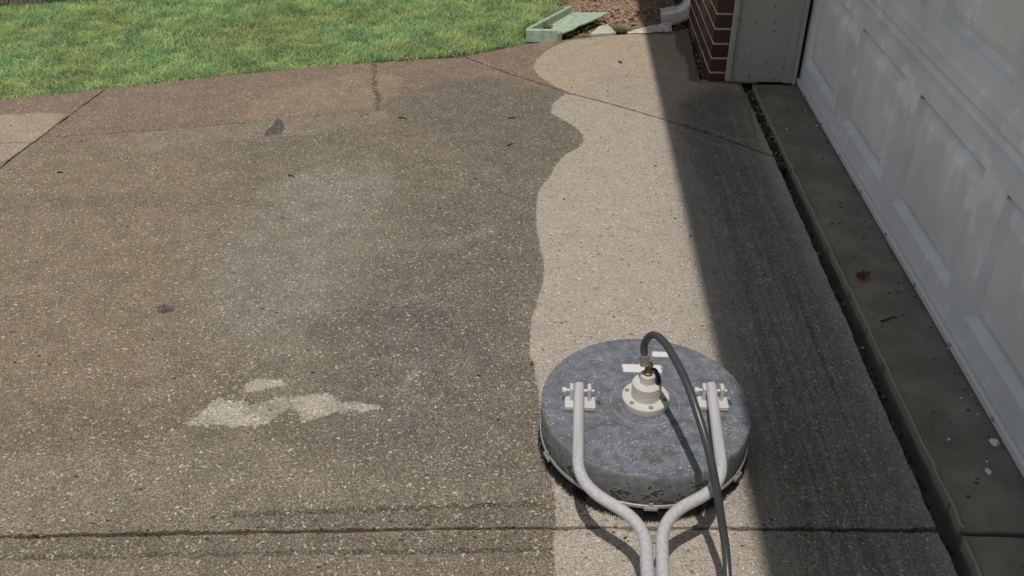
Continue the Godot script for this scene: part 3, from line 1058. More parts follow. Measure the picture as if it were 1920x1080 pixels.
			c.quad(at.call(za + 0.068, p0 + 0.068, -0.0065), at.call(zb - 0.068, p0 + 0.068, -0.0065), at.call(zb - 0.068, p1 - 0.068, -0.0065), at.call(za + 0.068, p1 - 0.068, -0.0065), out)
			paint.call(c)
			put("raised_panel", c.mesh(), skin, sec)
	var foot := MB.new()
	foot.box(Vector3(xd + 0.006, 0.019, (z0 + z1) / 2), Vector3(0.03, 0.028, z1 - z0 - 0.004), 0.004)
	var rail := put("bottom_rail", foot.mesh(), mat(0.66, 0.66, 0.67, 0.45), house, base)
	for k in 14:
		var bolt := MB.new()
		bolt.lathe([Vector2(0.0065, 0.0), Vector2(0.0065, 0.003), Vector2(0.004, 0.006), Vector2(0, 0.006)], 8)
		put("bolt", bolt.mesh(), mat(0.32, 0.32, 0.33, 0.4, 0.5), rail, Transform3D(Basis(Vector3.BACK, PI / 2), Vector3(xd - 0.0085, 0.022, -4.2 + 0.33 * k)))
	var seal := MB.new()
	seal.box(Vector3(xd + 0.008, 0.0035, (z0 + z1) / 2), Vector3(0.02, 0.004, z1 - z0 - 0.01), 0.001)
	put("rubber_seal", seal.mesh(), mat(0.02, 0.02, 0.02, 0.7), house, base)
	# inside and the roof with its overhang
	var shell := MB.new()
	shell.box(Vector3(6.5, 1.3, -3.0), Vector3(0.2, 2.6, 12.0), 0.0)
	shell.box(Vector3(3.9, 1.3, -9.45), Vector3(6.4, 2.6, 0.2), 0.0)
	shell.box(Vector3(3.9, 1.3, 3.95), Vector3(6.4, 2.6, 0.2), 0.0)
	put("outer_walls", shell.mesh(), bricks[0], house, base)
	var soffit := MB.new()
	soffit.box(Vector3((EAVE + 0.024 + 6.94) / 2.0, 2.63, -2.75), Vector3(6.94 - EAVE - 0.024, 0.04, 14.2), 0.0)
	put("soffit", soffit.mesh(), white, house, base)
	var tile := mat(0.07, 0.065, 0.06, 0.9)
	var roof := MB.new()
	roof.quad(Vector3(EAVE + 0.01, 2.7, -9.85), Vector3(EAVE + 0.01, 2.7, 4.35), Vector3(3.7, 4.2, 4.35), Vector3(3.7, 4.2, -9.85), Vector3.UP)
	roof.quad(Vector3(6.98, 2.7, -9.85), Vector3(6.98, 2.7, 4.35), Vector3(3.7, 4.2, 4.35), Vector3(3.7, 4.2, -9.85), Vector3.UP)
	for z in [-9.85, 4.35]:
		var q := Vector3(3.7, 4.2, z)
		roof.tri(Vector3(EAVE + 0.01, 2.7, z), Vector3(6.98, 2.7, z), q, Vector3(0, 0, signf(z)), Vector3(0, 0, signf(z)), Vector3(0, 0, signf(z)))
	put("roof", roof.mesh(), tile, house, base)
	var fascia := MB.new()
	fascia.box(Vector3(EAVE + 0.012, 2.63, -2.75), Vector3(0.02, 0.16, 14.2), 0.002)
	put("gutter", fascia.mesh(), white, house, base)

	# the downspout with its corrugated elbow
	var metal := mat(0.85, 0.85, 0.85, 0.28, 0.2)
	var sp := MB.new()
	sp.box(Vector3(0.722, 1.45, -5.412), Vector3(0.076, 2.3, 0.1), 0.012)
	var spout := put("downspout", sp.mesh(), metal, house, base)
	var el := MB.new()
	var path := []
	var lo := Vector3(0.668, 0.038, -5.40)
	var n_rib := 22
	# the bend: turns about a centre above and towards the driveway
	var centre := Vector3(0.676, 0.182, -5.405)
	for i in n_rib + 1:
		var a := lerpf(-PI / 2 + 0.12, -0.02, float(i) / n_rib)
		var r := 0.142
		path.append([centre + Vector3(cos(a) * r * 0.95, sin(a) * r, -0.004 * i / n_rib), Vector3(-sin(a) * 0.95, cos(a), 0).normalized()])
	el_rings(el, path, 0.078, 0.102)
	put("corrugated_elbow", el.mesh(), metal, spout)
	var mouth := MB.new()
	el_box(mouth, Vector3(0.618, 0.026, -5.40), Vector3(0.70, 0.042, -5.403), 0.088, 0.112)
	put("spout_mouth", mouth.mesh(), metal, spout)


func el_rings(b: MB, path: Array, tall: float, wide: float) -> void:
	# a square tube whose wall swells and pinches from ring to ring
	var prev := []
	for i in path.size() * 3:
		var t := float(i) / (path.size() * 3 - 1) * (path.size() - 1)
		var k := mini(int(t), path.size() - 2)
		var f := t - k
		var c: Vector3 = path[k][0].lerp(path[k + 1][0], f)
		var d: Vector3 = path[k][1].lerp(path[k + 1][1], f).normalized()
		var up := d.cross(Vector3(0, 0, 1)).normalized()
		var sw := 1.0 + (0.13 if i % 6 < 3 else -0.03)
		var ring := []
		for s in 24:
			var a := TAU * (s + 0.5) / 24
			var e := Vector2(signf(cos(a)) * pow(absf(cos(a)), 0.35), signf(sin(a)) * pow(absf(sin(a)), 0.35))
			ring.append(c + up * e.x * tall * 0.5 * sw + Vector3(0, 0, 1) * e.y * wide * 0.5 * sw)
		if not prev.is_empty():
			for s in 24:
				var o: Vector3 = (ring[s] - c)
				b.quad(prev[s], prev[(s + 1) % 24], ring[(s + 1) % 24], ring[s], o)
		prev = ring


func el_box(b: MB, from: Vector3, to: Vector3, tall: float, wide: float) -> void:
	var d := (to - from).normalized()
	var up := d.cross(Vector3(0, 0, 1)).normalized()
	var rings := []
	for q in [[from, 1.0], [from.lerp(to, 0.04), 1.03], [from.lerp(to, 0.1), 1.0], [to, 1.0]]:
		for inner in 1:
			var ring := []
			for s in 32:
				var a := TAU * (s + 0.5) / 32
				var e := Vector2(signf(cos(a)) * pow(absf(cos(a)), 0.3), signf(sin(a)) * pow(absf(sin(a)), 0.3))
				# shallow grooves along the wide faces
				var groove := 1.0 - (0.05 if absf(e.x) > 0.9 and absf(absf(e.y) - 0.45) < 0.2 else 0.0)
				ring.append(q[0] + up * e.x * groove * tall * 0.5 * q[1] + Vector3(0, 0, 1) * e.y * wide * 0.5 * q[1])
			rings.append([q[0], ring])
	for i in rings.size() - 1:
		for s in 32:
			b.quad(rings[i][1][s], rings[i][1][(s + 1) % 32], rings[i + 1][1][(s + 1) % 32], rings[i + 1][1][s], rings[i][1][s] - rings[i][0])
	# the wall seen from inside the mouth
	for s in 32:
		var p: Vector3 = rings[0][1][s]
		var q: Vector3 = rings[0][1][(s + 1) % 32]
		var c: Vector3 = from
		var e := d * 0.08
		b.quad(p.lerp(c, 0.03), q.lerp(c, 0.03), q.lerp(c, 0.03) + e, p.lerp(c, 0.03) + e, c - p)
		b.quad(p, q, q.lerp(c, 0.03), p.lerp(c, 0.03), -d)


func apron() -> void:
	# the smooth strip of the garage floor in front of the door, and the channel before it
	var t := thing("garage_apron", Vector3(1.0, 0, -4.4), "smooth dark damp concrete strip below the garage door", "apron")
	t.set_meta("kind", "structure")
	var base := Transform3D(Basis.IDENTITY, -Vector3(1.0, 0, -4.4))
	var m := StandardMaterial3D.new()
	var nt := NoiseTexture2D.new()
	nt.width = 1024; nt.height = 1024; nt.seamless = true
	nt.noise = noise(0.008, 5, 301)
	var ramp := Gradient.new()
	ramp.set_color(0, Color(0.40, 0.39, 0.36)); ramp.set_color(1, Color(0.56, 0.545, 0.51))
	nt.color_ramp = ramp
	m.albedo_texture = nt
	var grain := NoiseTexture2D.new()
	grain.width = 512; grain.height = 512; grain.seamless = true
	grain.noise = noise(0.12, 3, 302)
	m.heightmap_enabled = true
	m.heightmap_texture = nt
	m.heightmap_scale = 0.25
	m.roughness = 0.55
	m.metallic_specular = 0.4
	var k := 0
	for z in [[-4.405, -1.508], [-1.496, 1.6]]:
		k += 1
		var b := MB.new()
		b.slab(rough_edge(PackedVector2Array([Vector2(0.992, z[0]), Vector2(2.4, z[0]), Vector2(2.4, z[1]), Vector2(1.002, z[1])]), 0.015, 0.0015, 40 + k), 0.001, -0.11, 0.007)
		for i in b.v.size():
			b.uv[i] = Vector2(b.v[i].x, b.v[i].z) / 1.6
		put("slab", b.mesh(), m, t, base)
	for z in [[-4.38, -1.52], [-1.48, 1.4]]:
		var b := MB.new()
		b.slab(rough_edge(PackedVector2Array([Vector2(0.990, z[0]), Vector2(1.004, z[0]), Vector2(1.014, z[1]), Vector2(1.0, z[1])]), 0.012, 0.002, 47), 0.003, -0.03, 0.005)
		put("worn_edge", b.mesh(), mat(0.30, 0.275, 0.235, 0.9), t, base)
	var rest := MB.new()
	rest.box(Vector3(4.4, -0.05, -1.4), Vector3(4.0, 0.1, 10.0), 0.0)
	put("garage_floor", rest.mesh(), m, t, base)
	var bed := MB.new()
	bed.quad(Vector3(0.92, -0.065, -4.6), Vector3(1.02, -0.065, -4.6), Vector3(1.02, -0.065, 1.5), Vector3(0.92, -0.065, 1.5), Vector3.UP)
	put("channel_bottom", bed.mesh(), mat(0.09, 0.085, 0.075, 0.8), t, base)
	# paint drops
	var paint := mat(0.78, 0.78, 0.76, 0.6)
	rng.seed = 8
	for d in [[Vector3(1.194, 0, -1.819), 0.013], [Vector3(1.135, 0, -1.71), 0.009], [Vector3(1.075, 0, -1.824), 0.004], [Vector3(1.19, 0, -1.929), 0.003], [Vector3(1.17, 0, -1.997), 0.003], [Vector3(1.212, 0, -2.229), 0.003], [Vector3(1.145, 0, -1.745), 0.003], [Vector3(1.053, 0, -3.853), 0.005], [Vector3(1.197, 0, -3.895), 0.006], [Vector3(1.184, 0, -4.069), 0.005]]:
		var b := MB.new()
		var ring := []
		for s in 14:
			var r: float = d[1] * rng.randf_range(0.75, 1.1)
			ring.append(Vector3(cos(TAU * s / 14) * r, 0.0, sin(TAU * s / 14) * r * 1.3))
		for s in 14:
			b.tri(Vector3(0, 0.0016, 0), ring[s] * 0.8 + Vector3(0, 0.0014, 0), ring[(s + 1) % 14] * 0.8 + Vector3(0, 0.0014, 0), Vector3.UP, Vector3.UP, Vector3.UP)
			b.quad(ring[s] * 0.8 + Vector3(0, 0.0014, 0), ring[(s + 1) % 14] * 0.8 + Vector3(0, 0.0014, 0), ring[(s + 1) % 14], ring[s], Vector3.UP)
		put("paint_drop", b.mesh(), paint, t, base * Transform3D(Basis.IDENTITY, d[0] + Vector3(0, 0.0015, 0)))
	# grit and crumbs lying in the channel and in the gap below the bricks
	var crumb := MB.new()
	crumb.box(Vector3.ZERO, Vector3(0.012, 0.008, 0.01), 0.003)
	var cm := mat(1, 1, 1, 0.9)
	cm.vertex_color_use_as_albedo = true
	var spots := []
	var tints := []
	rng.seed = 33
	for i in 2600:
		var far := rng.randf() < 0.55
		var z := rng.randf_range(-4.4, -3.5) if far else rng.randf_range(-4.4, 0.4)
		var p := Vector3(rng.randf_range(0.945, 0.99), (-0.025 if far else -0.06) + rng.randf_range(-0.012, 0.004), z)
		if i % 4 == 0:
			p = Vector3(rng.randf_range(0.738, 0.772), -0.018 + rng.randf_range(-0.012, 0.004), rng.randf_range(-5.2, -4.45))
		spots.append(Transform3D(Basis.from_euler(Vector3(rng.randf() * 3, rng.randf() * 3, rng.randf() * 3)).scaled(Vector3.ONE * rng.randf_range(0.3, 1.2)), p))
		var g := rng.randf_range(0.03, 0.12) if rng.randf() < 0.93 else 0.45
		tints.append(Color(g, g * 0.88, g * 0.72))
	tag(scatter("joint_grit", crumb.mesh(), cm, spots, tints), "dark grit and crumbs in the gap before the garage apron", "grit", "", "stuff")


# ---------------------------------------------------------------- things on the ground
func loose_grit() -> void:
	var b := MB.new()
	b.box(Vector3(0, 0.0015, 0), Vector3(0.007, 0.003, 0.004), 0.001)
	var m := mat(1, 1, 1, 0.9)
	m.vertex_color_use_as_albedo = true
	var spots := []
	var tints := []
	rng.seed = 44
	for i in 430:
		var p := Vector3(rng.randf_range(-2.6, 1.2), 0.001, rng.randf_range(-4.6, -1.2))
		if i % 5 == 0:
			p = Vector3(1.205 - 0.2 * pow(rng.randf(), 2.0), 0.002, rng.randf_range(-4.38, -1.2))
		elif i % 3 == 1:
			var u := rng.randf_range(-1.4, 0.9)
			p = Vector3(u, 0.001, -1.455 - 0.04 * u + rng.randfn(0.0, 0.02))
		if p.x > 0.93 and p.x < 1.01 or p.z < -4.1 and p.x < 0.9 and p.z < -4.9 - 0.35 * p.x:
			continue
		spots.append(Transform3D(Basis(Vector3.UP, rng.randf() * TAU).scaled(Vector3(rng.randf_range(0.3, 2.0), rng.randf_range(0.4, 1.2), rng.randf_range(0.3, 1.0))), p))
		var g := rng.randf_range(0.02, 0.09)
		var kind := rng.randf()
		tints.append(Color(0.55, 0.5, 0.42) if kind > 0.9 else (Color(0.17, 0.07, 0.035) if kind > 0.82 else Color(g, g * 0.85, g * 0.7)))
	tag(scatter("loose_grit", b.mesh(), m, spots, tints), "small dark crumbs scattered over the driveway and apron", "grit", "", "stuff")


func splash_tray() -> void:
	var a := Vector3(-0.181, 0, -5.015)
	var t := thing("splash_block", a, "pale green splash tray lying tipped beside the lawn corner", "splash block")
	var m := mat(0.46, 0.60, 0.52, 0.75)
	var nt := NoiseTexture2D.new()
	nt.width = 256; nt.height = 256; nt.seamless = true
	nt.noise = noise(0.02, 5, 401)
	var ramp := Gradient.new()
	ramp.set_color(0, Color(0.82, 0.8, 0.74)); ramp.set_color(1, Color(1, 1, 1))
	nt.color_ramp = ramp
	m.albedo_texture = nt
	m.uv1_triplanar = true
	m.uv1_scale = Vector3(4, 4, 4)
	# corners of the floor, from the near left one round
	var c := [Vector3(0.02, 0.022, -0.02), Vector3(0.203, 0.03, -0.06), Vector3(0.50, 0.035, -0.455), Vector3(0.262, 0.03, -0.46)]
	var floor_top := MB.new()
	var edge := []
	rng.seed = 5
	for i in 10:
		edge.append(c[1].lerp(c[2], i / 9.0) + Vector3(rng.randf_range(-0.006, 0.006), rng.randf_range(-0.003, 0.003), rng.randf_range(-0.006, 0.006)) * (1.0 if i > 0 and i < 9 else 0.0))
	var down := Vector3(0, -0.008, 0)
	for i in 9:
		var p: Vector3 = c[0].lerp(c[3], i / 9.0)
		var q: Vector3 = c[0].lerp(c[3], (i + 1) / 9.0)
		floor_top.quad(p, edge[i], edge[i + 1], q, Vector3.UP)
		floor_top.quad(p + down, edge[i] + down, edge[i + 1] + down, q + down, Vector3.DOWN)
		floor_top.quad(edge[i], edge[i + 1], edge[i + 1] + down, edge[i] + down, Vector3.RIGHT)
	floor_top.quad(c[2], edge[9], c[3], c[3], Vector3.UP)
	floor_top.quad(c[3], c[2], c[2] + down, c[3] + down, Vector3.FORWARD)
	put("tray_floor", floor_top.mesh(), m, t)
	for w in [[Vector3(0.0, 0, 0), Vector3(0.178, 0, 0.002), 0.0], [Vector3(0.008, 0, -0.012), Vector3(0.252, 0, -0.455), 1.0]]:
		var b := MB.new()
		var d: Vector3 = w[1] - w[0]
		var l := d.length()
		b.box(Vector3.ZERO, Vector3(l, 0.078, 0.022), 0.006)
		put("tray_wall", b.mesh(), m, t, Transform3D(Basis(Vector3.UP, atan2(-d.z, d.x)), w[0] + d / 2 + Vector3(0, 0.034, 0)))
	var corner := MB.new()
	corner.box(Vector3.ZERO, Vector3(0.045, 0.06, 0.02), 0.006)
	put("tray_wall", corner.mesh(), m, t, Transform3D(Basis(Vector3.UP, 0.9), Vector3(0.186, 0.025, -0.018)))


func leaf_mesh(size: float, s: int) -> ArrayMesh:
	# a shrivelled leaf: a curled sheet with a ragged outline
	rng.seed = s
	var b := MB.new()
	var f := noise(2.2, 2, s)
	var grid := []
	for i in 9:
		var row := []
		for j in 9:
			var u := i / 8.0 * 2.0 - 1.0
			var v := j / 8.0 * 2.0 - 1.0
			var wide := sqrt(maxf(0.0, 1.0 - u * u)) * (0.75 + 0.3 * sin(9.0 * u + s))
			var p := Vector3(u, 0, v * wide * 0.75)
			p.y = 0.28 * absf(v) * absf(v) + 0.3 * f.get_noise_2d(u * 1.5, v * 1.5) + 0.22 + 0.18 * u * u
			row.append(p * size)
		grid.append(row)
	for i in 8:
		for j in 8:
			b.quad(grid[i][j], grid[i + 1][j], grid[i + 1][j + 1], grid[i][j + 1], Vector3.UP)
	return b.mesh()


func litter() -> void:
	var red := mat(0.2, 0.05, 0.035, 0.6)
	var brown := mat(0.10, 0.06, 0.035, 0.8)
	var dark := mat(0.05, 0.035, 0.025, 0.85)
	var l := put("dead_leaf", leaf_mesh(0.03, 4), red, self, Transform3D(Basis(Vector3.UP, 0.4), Vector3(1.059, 0, -2.613) + Vector3(0, 0.002, 0)))
	tag(l, "shrivelled red leaf on the apron before the garage door", "leaf")
	l = put("dead_leaf", leaf_mesh(0.008, 6), red, self, Transform3D(Basis(Vector3.UP, 1.4), Vector3(-0.053, 0, -2.092) + Vector3(0, 0.001, 0)))
	tag(l, "tiny red leaf scrap left of the machine at the edge of the washed strip", "leaf")
	l = put("dead_leaf", leaf_mesh(0.014, 9), brown, self, Transform3D(Basis(Vector3.UP, 2.4), Vector3(0.338, 0, -4.686) + Vector3(0, 0.001, 0)))
	tag(l, "small brown leaf alone on the far washed lobe of concrete", "leaf")
	l = put("dead_leaf", leaf_mesh(0.03, 12), mat(0.2, 0.1, 0.05, 0.8), self, Transform3D(Basis(Vector3.UP, 0.2), Vector3(-0.06, 0.026, -5.17)))
	tag(l, "brown leaf inside the pale green splash tray", "leaf")
	for q in [[Vector3(1.076, 0, -2.375), 0.03, 0.5, "short dark twig on the apron nearer than the red leaf"], [Vector3(-1.085, 0, -3.283), 0.02, -0.6, "dark twig on the stained concrete below the oil spot"],
			[Vector3(-0.205, 0, -3.92), 0.018, 0.5, "dark twig on the dark damp concrete near the diagonal joint"], [Vector3(-0.199, 0, -3.627), 0.017, 0.9, "small dark twig nearest the notch of the washed edge"],
			[Vector3(-0.717, 0, -3.898), 0.02, -0.2, "small dark twig right of the short crack"], [Vector3(0.167, 0, -1.562), 0.012, 1.2, "bit of bark beside the front joint left of the handle"],
			[Vector3(-2.062, 0, -3.274), 0.012, 0.2, "dark speck of bark on the far left concrete"]]:
		var b := MB.new()
		var d: float = q[1]
		b.tube(PackedVector3Array([Vector3(-d, 0.003, 0), Vector3(-d * 0.3, 0.005, d * 0.12), Vector3(d * 0.4, 0.004, -d * 0.05), Vector3(d, 0.003, d * 0.2)]), func(t: float) -> float: return 0.0035 - 0.0018 * t, 6)
		var o := put("twig", b.mesh(), dark, self, Transform3D(Basis(Vector3.UP, q[2]), q[0]))
		tag(o, q[3], "twig")
	# pale scraps at the far end of the driveway
	var sb := MB.new()
	sb.slab(rough_edge(pts([0.188, -5.129, 0.238, -5.267, 0.296, -5.31, 0.337, -5.164]), 0.02, 0.006, 71), 0.014, -0.02, 0.006)
	tag(put("flat_stone", sb.mesh(), mat(0.50, 0.50, 0.47, 0.85), self), "pale flat stone at the driveway end between tray and downspout", "stone")
	var film := MB.new()
	var f := noise(14.0, 3, 6)
	var g := []
	for i in 15:
		var row := []
		for j in 6:
			var u := i / 14.0
			var v := j / 5.0
			row.append(Vector3(lerpf(0.405, 0.66, u), 0.004 + 0.03 * u * (0.3 + v) + 0.022 * u * absf(f.get_noise_2d(u * 1.2, v)), -5.185 - 0.04 * u - (v - 0.5) * lerpf(0.03, 0.09, u) + 0.02 * f.get_noise_2d(u * 0.4, v * 0.3 + 5.0)))
		g.append(row)
	for i in 14:
		for j in 5:
			film.quad(g[i][j], g[i + 1][j], g[i + 1][j + 1], g[i][j + 1], Vector3.UP)
	var fm := mat(0.62, 0.61, 0.58, 0.45)
	fm.backlight_enabled = true
	fm.backlight = Color(0.4, 0.4, 0.4)
	tag(put("plastic_scrap", film.mesh(), fm), "crumpled pale plastic scrap below the downspout mouth", "plastic scrap")


# ---------------------------------------------------------------- the surface cleaner
const HUB := Vector3(0.25, 0, -1.768)
const DECK_W := 0.57


func deck_print() -> Array:
	# the worn lid: [colour, height]
	var w := 1024
	var a := noise(0.012, 5, 501).get_image(w, w).get_data()
	var b := noise(0.09, 3, 502).get_image(w, w).get_data()
	var st := noise(0.03, 4, 503).get_image(128, w)
	st.resize(w, w, Image.INTERPOLATE_CUBIC)
	var sd := st.get_data()
	var col := PackedByteArray()
	col.resize(w * w * 3)
	var hi := PackedByteArray()
	hi.resize(w * w)
	for k in w * w:
		var n := a[k] / 255.0
		var t := 0.45 + (n - 0.5) * 0.05 + (b[k] / 255.0 - 0.5) * 0.06 + (sd[k] / 255.0 - 0.5) * 0.045
		t += 0.03 * clampf((n - 0.6) * 8.0, 0.0, 1.0) - 0.03 * clampf((0.38 - n) * 8.0, 0.0, 1.0)
		col[k * 3] = int(255 * clampf(t * 0.935, 0, 1))
		col[k * 3 + 1] = int(255 * clampf(t * 0.975, 0, 1))
		col[k * 3 + 2] = int(255 * clampf(t * 1.065, 0, 1))
		hi[k] = 128 + ((b[k] - 128) >> 4)
	var spot := func(p: Vector2, r: float, c: Color, lift: int, strength: float) -> void:
		var cx := p.x * w
		var cy := p.y * w
		var e := int(ceil(r)) + 1
		for j in range(-e, e + 1):
			for h in range(-e, e + 1):
				var x := int(cx) + h
				var y := int(cy) + j
				if x < 0 or y < 0 or x >= w or y >= w:
					continue
				var d := Vector2(x - cx + 0.5, y - cy + 0.5).length()
				var f := clampf(r - d + 0.5, 0.0, 1.0) * strength
				if f <= 0.0:
					continue
				var k := (y * w + x) * 3
				col[k] = int(lerpf(col[k], c.r * 255, f))
				col[k + 1] = int(lerpf(col[k + 1], c.g * 255, f))
				col[k + 2] = int(lerpf(col[k + 2], c.b * 255, f))
				if lift != 0:
					hi[y * w + x] = clampi(128 + int(lift * f), 0, 255)
	var to_map := func(p: Vector3) -> Vector2:
		return Vector2((p.x - HUB.x) / DECK_W + 0.5, (p.z - HUB.z) / DECK_W + 0.5)
	var stroke := func(p: Array, r: float, c: Color, lift: int, strength: float) -> void:
		for i in p.size() - 1:
			var l: float = (p[i + 1] - p[i]).length() * w
			for s in int(l / 0.7) + 1:
				spot.call(p[i].lerp(p[i + 1], minf(1.0, s * 0.7 / maxf(l, 0.01))), r, c, lift, strength)
	var pale := Color(0.62, 0.635, 0.66)
	var ink := Color(0.28, 0.285, 0.29)
	rng.seed = 51
	# old wet stains
	for s in [[Vector3(0.235, 0.15, -1.582), 0.05], [Vector3(0.248, 0.15, -1.567), 0.04], [Vector3(0.292, 0.15, -1.585), 0.026], [Vector3(0.064, 0.15, -1.607), 0.03], [Vector3(0.049, 0.15, -1.618), 0.026], [Vector3(0.164, 0.15, -1.741), 0.03], [Vector3(0.509, 0.15, -1.771), 0.02], [Vector3(0.083, 0.15, -1.543), 0.03], [Vector3(0.258, 0.15, -1.552), 0.02], [Vector3(0.388, 0.15, -1.655), 0.02]]:
		var c: Vector2 = to_map.call(s[0])
		for i in 26:
			spot.call(c + Vector2(rng.randfn(0, 0.35), rng.randfn(0, 0.22)) * s[1] / DECK_W, rng.randf_range(4, 13), Color(0.37, 0.375, 0.37), 0, 0.55)
	# dried dust smears
	for s in [[Vector3(0.113, 0.15, -1.862), 0.05], [Vector3(0.455, 0.15, -1.928), 0.07], [Vector3(0.481, 0.15, -1.889), 0.05], [Vector3(0.305, 0.15, -1.694), 0.06], [Vector3(0.14, 0.15, -1.934), 0.05], [Vector3(0.24, 0.15, -1.615), 0.05], [Vector3(0.465, 0.15, -1.668), 0.04]]:
		var c: Vector2 = to_map.call(s[0])
		for i in 60:
			var q: Vector2 = c + Vector2(rng.randfn(0, 0.8), rng.randfn(0, 0.25)) * s[1] / DECK_W
			stroke.call([q, q + Vector2(rng.randf_range(0.003, 0.03), rng.randf_range(-0.002, 0.002))], rng.randf_range(0.7, 1.8), Color(0.62, 0.61, 0.60), 0, 0.35)
	# splashes of grit
	for i in 4200:
		var q := Vector2(rng.randf(), 1.0 - pow(rng.randf(), 1.35))
		spot.call(q, lerpf(0.9, 3.8, pow(rng.randf(), 3.0)), Color(0.73, 0.74, 0.755), 0, rng.randf_range(0.35, 1.0))
	for i in 240:
		spot.call(Vector2(rng.randf(), rng.randf()), lerpf(0.8, 3.5, pow(rng.randf(), 3.0)), Color(0.2, 0.2, 0.2), 0, 0.8)
	for i in 260:   # scratches
		var q := Vector2(rng.randf(), rng.randf())
		stroke.call([q, q + Vector2(rng.randf_range(-0.05, 0.05), rng.randf_range(-0.015, 0.015))], 0.7, pale if rng.randf() < 0.6 else ink, 0, 0.45)
	# what is left of two stickers
	var white := Color(0.84, 0.84, 0.87)
	for s in [[[Vector3(0.197, 0.15, -1.901), Vector3(0.303, 0.15, -1.908)], 0.016, white], [[Vector3(0.282, 0.15, -1.966), Vector3(0.327, 0.15, -1.968)], 0.011, white], [[Vector3(0.223, 0.15, -1.966), Vector3(0.247, 0.15, -1.965)], 0.010, Color(0.40, 0.43, 0.50)]]:
		var p: Vector2 = to_map.call(s[0][0])
		var q: Vector2 = to_map.call(s[0][1])
		var hw: float = s[1] / DECK_W
		for i in 4000:
			var at := Vector2(rng.randf_range(p.x, q.x), rng.randf_range(p.y - hw, p.y + hw))
			spot.call(at, 2.6, s[2], 0, 1.0)
		for i in 60:
			spot.call(Vector2(p.x if rng.randf() < 0.4 else q.x, rng.randf_range(p.y - hw, p.y + hw)) if i % 2 == 0 else Vector2(rng.randf_range(p.x, q.x), p.y + hw * (1.15 if rng.randf() < 0.5 else -1.15)), rng.randf_range(1.5, 4.5), Color(0.5, 0.51, 0.54), 0, 1.0)
	# ridges pressed into the lid
	var hub: Vector2 = to_map.call(Vector3(0.248, 0, -1.763))
	var ring := []
	for i in 91:
		ring.append(hub + Vector2(cos(TAU * i / 90), sin(TAU * i / 90)) * 0.088 / DECK_W)
	stroke.call(ring, 1.3, pale, 90, 0.5)
	for l in [[Vector3(0.093, 0.15, -1.648), Vector3(0.152, 0.15, -1.692)], [Vector3(0.152, 0.15, -1.692), Vector3(0.202, 0.15, -1.664)], [Vector3(0.329, 0.15, -1.7), Vector3(0.284, 0.15, -1.659)]]:
		stroke.call([to_map.call(l[0]), to_map.call(l[1])], 1.6, ink, -70, 0.75)
	for l in [[Vector3(-0.004, 0.15, -1.702), Vector3(0.142, 0.15, -1.702)], [Vector3(0.347, 0.15, -1.707), Vector3(0.497, 0.15, -1.721)]]:
		stroke.call([to_map.call(l[0]), to_map.call(l[1])], 1.1, pale, 60, 0.45)
	# raised letters along the lid's edge, only their outlines worn bright
	var glyphs := {
		"G": [[[0.75, 0.78], [0.5, 0.9], [0.22, 0.78], [0.12, 0.5], [0.22, 0.22], [0.5, 0.1], [0.76, 0.22], [0.76, 0.48], [0.5, 0.48]]],
		"E": [[[0.75, 0.95], [0.15, 0.95], [0.15, 0.05], [0.75, 0.05]], [[0.15, 0.5], [0.6, 0.5]]],
		"N": [[[0.12, 0.05], [0.12, 0.95], [0.78, 0.05], [0.78, 0.95]]],
		"R": [[[0.15, 0.05], [0.15, 0.95], [0.6, 0.95], [0.75, 0.82], [0.72, 0.6], [0.55, 0.5], [0.15, 0.5]], [[0.45, 0.5], [0.78, 0.05]]]}
	var places := [["G", Vector3(0.132, 0.15, -1.61)], ["E", Vector3(0.148, 0.15, -1.594)], ["N", Vector3(0.169, 0.15, -1.589)], ["E", Vector3(0.193, 0.15, -1.579)], ["R", Vector3(0.217, 0.15, -1.573)]]
	for g in places:
		var c: Vector2 = to_map.call(g[1])
		var up := Vector2(0.30, -1.0).normalized()
		var right := Vector2(1.0, 0.30).normalized()
		var size := 0.030 / DECK_W
		for pass_no in 2:
			for s in glyphs[g[0]]:
				var path := []
				for q in s:
					path.append(c + right * (q[0] - 0.45) * size * 0.62 + up * (q[1] - 0.5) * size)
				if pass_no == 0:
					stroke.call(path, 2.9, Color(0.64, 0.65, 0.68), 90, 0.8)
				else:
					stroke.call(path, 1.6, Color(0.43, 0.45, 0.50), 110, 1.0)
		if g[0] == "G":
			var o := []
			for i in 31:
				o.append(c + Vector2(cos(TAU * i / 30), sin(TAU * i / 30)) * size * 0.66)
			stroke.call(o, 1.0, pale, 60, 0.55)
	return [ImageTexture.create_from_image(Image.create_from_data(w, w, false, Image.FORMAT_RGB8, col)), ImageTexture.create_from_image(Image.create_from_data(w, w, false, Image.FORMAT_L8, hi))]


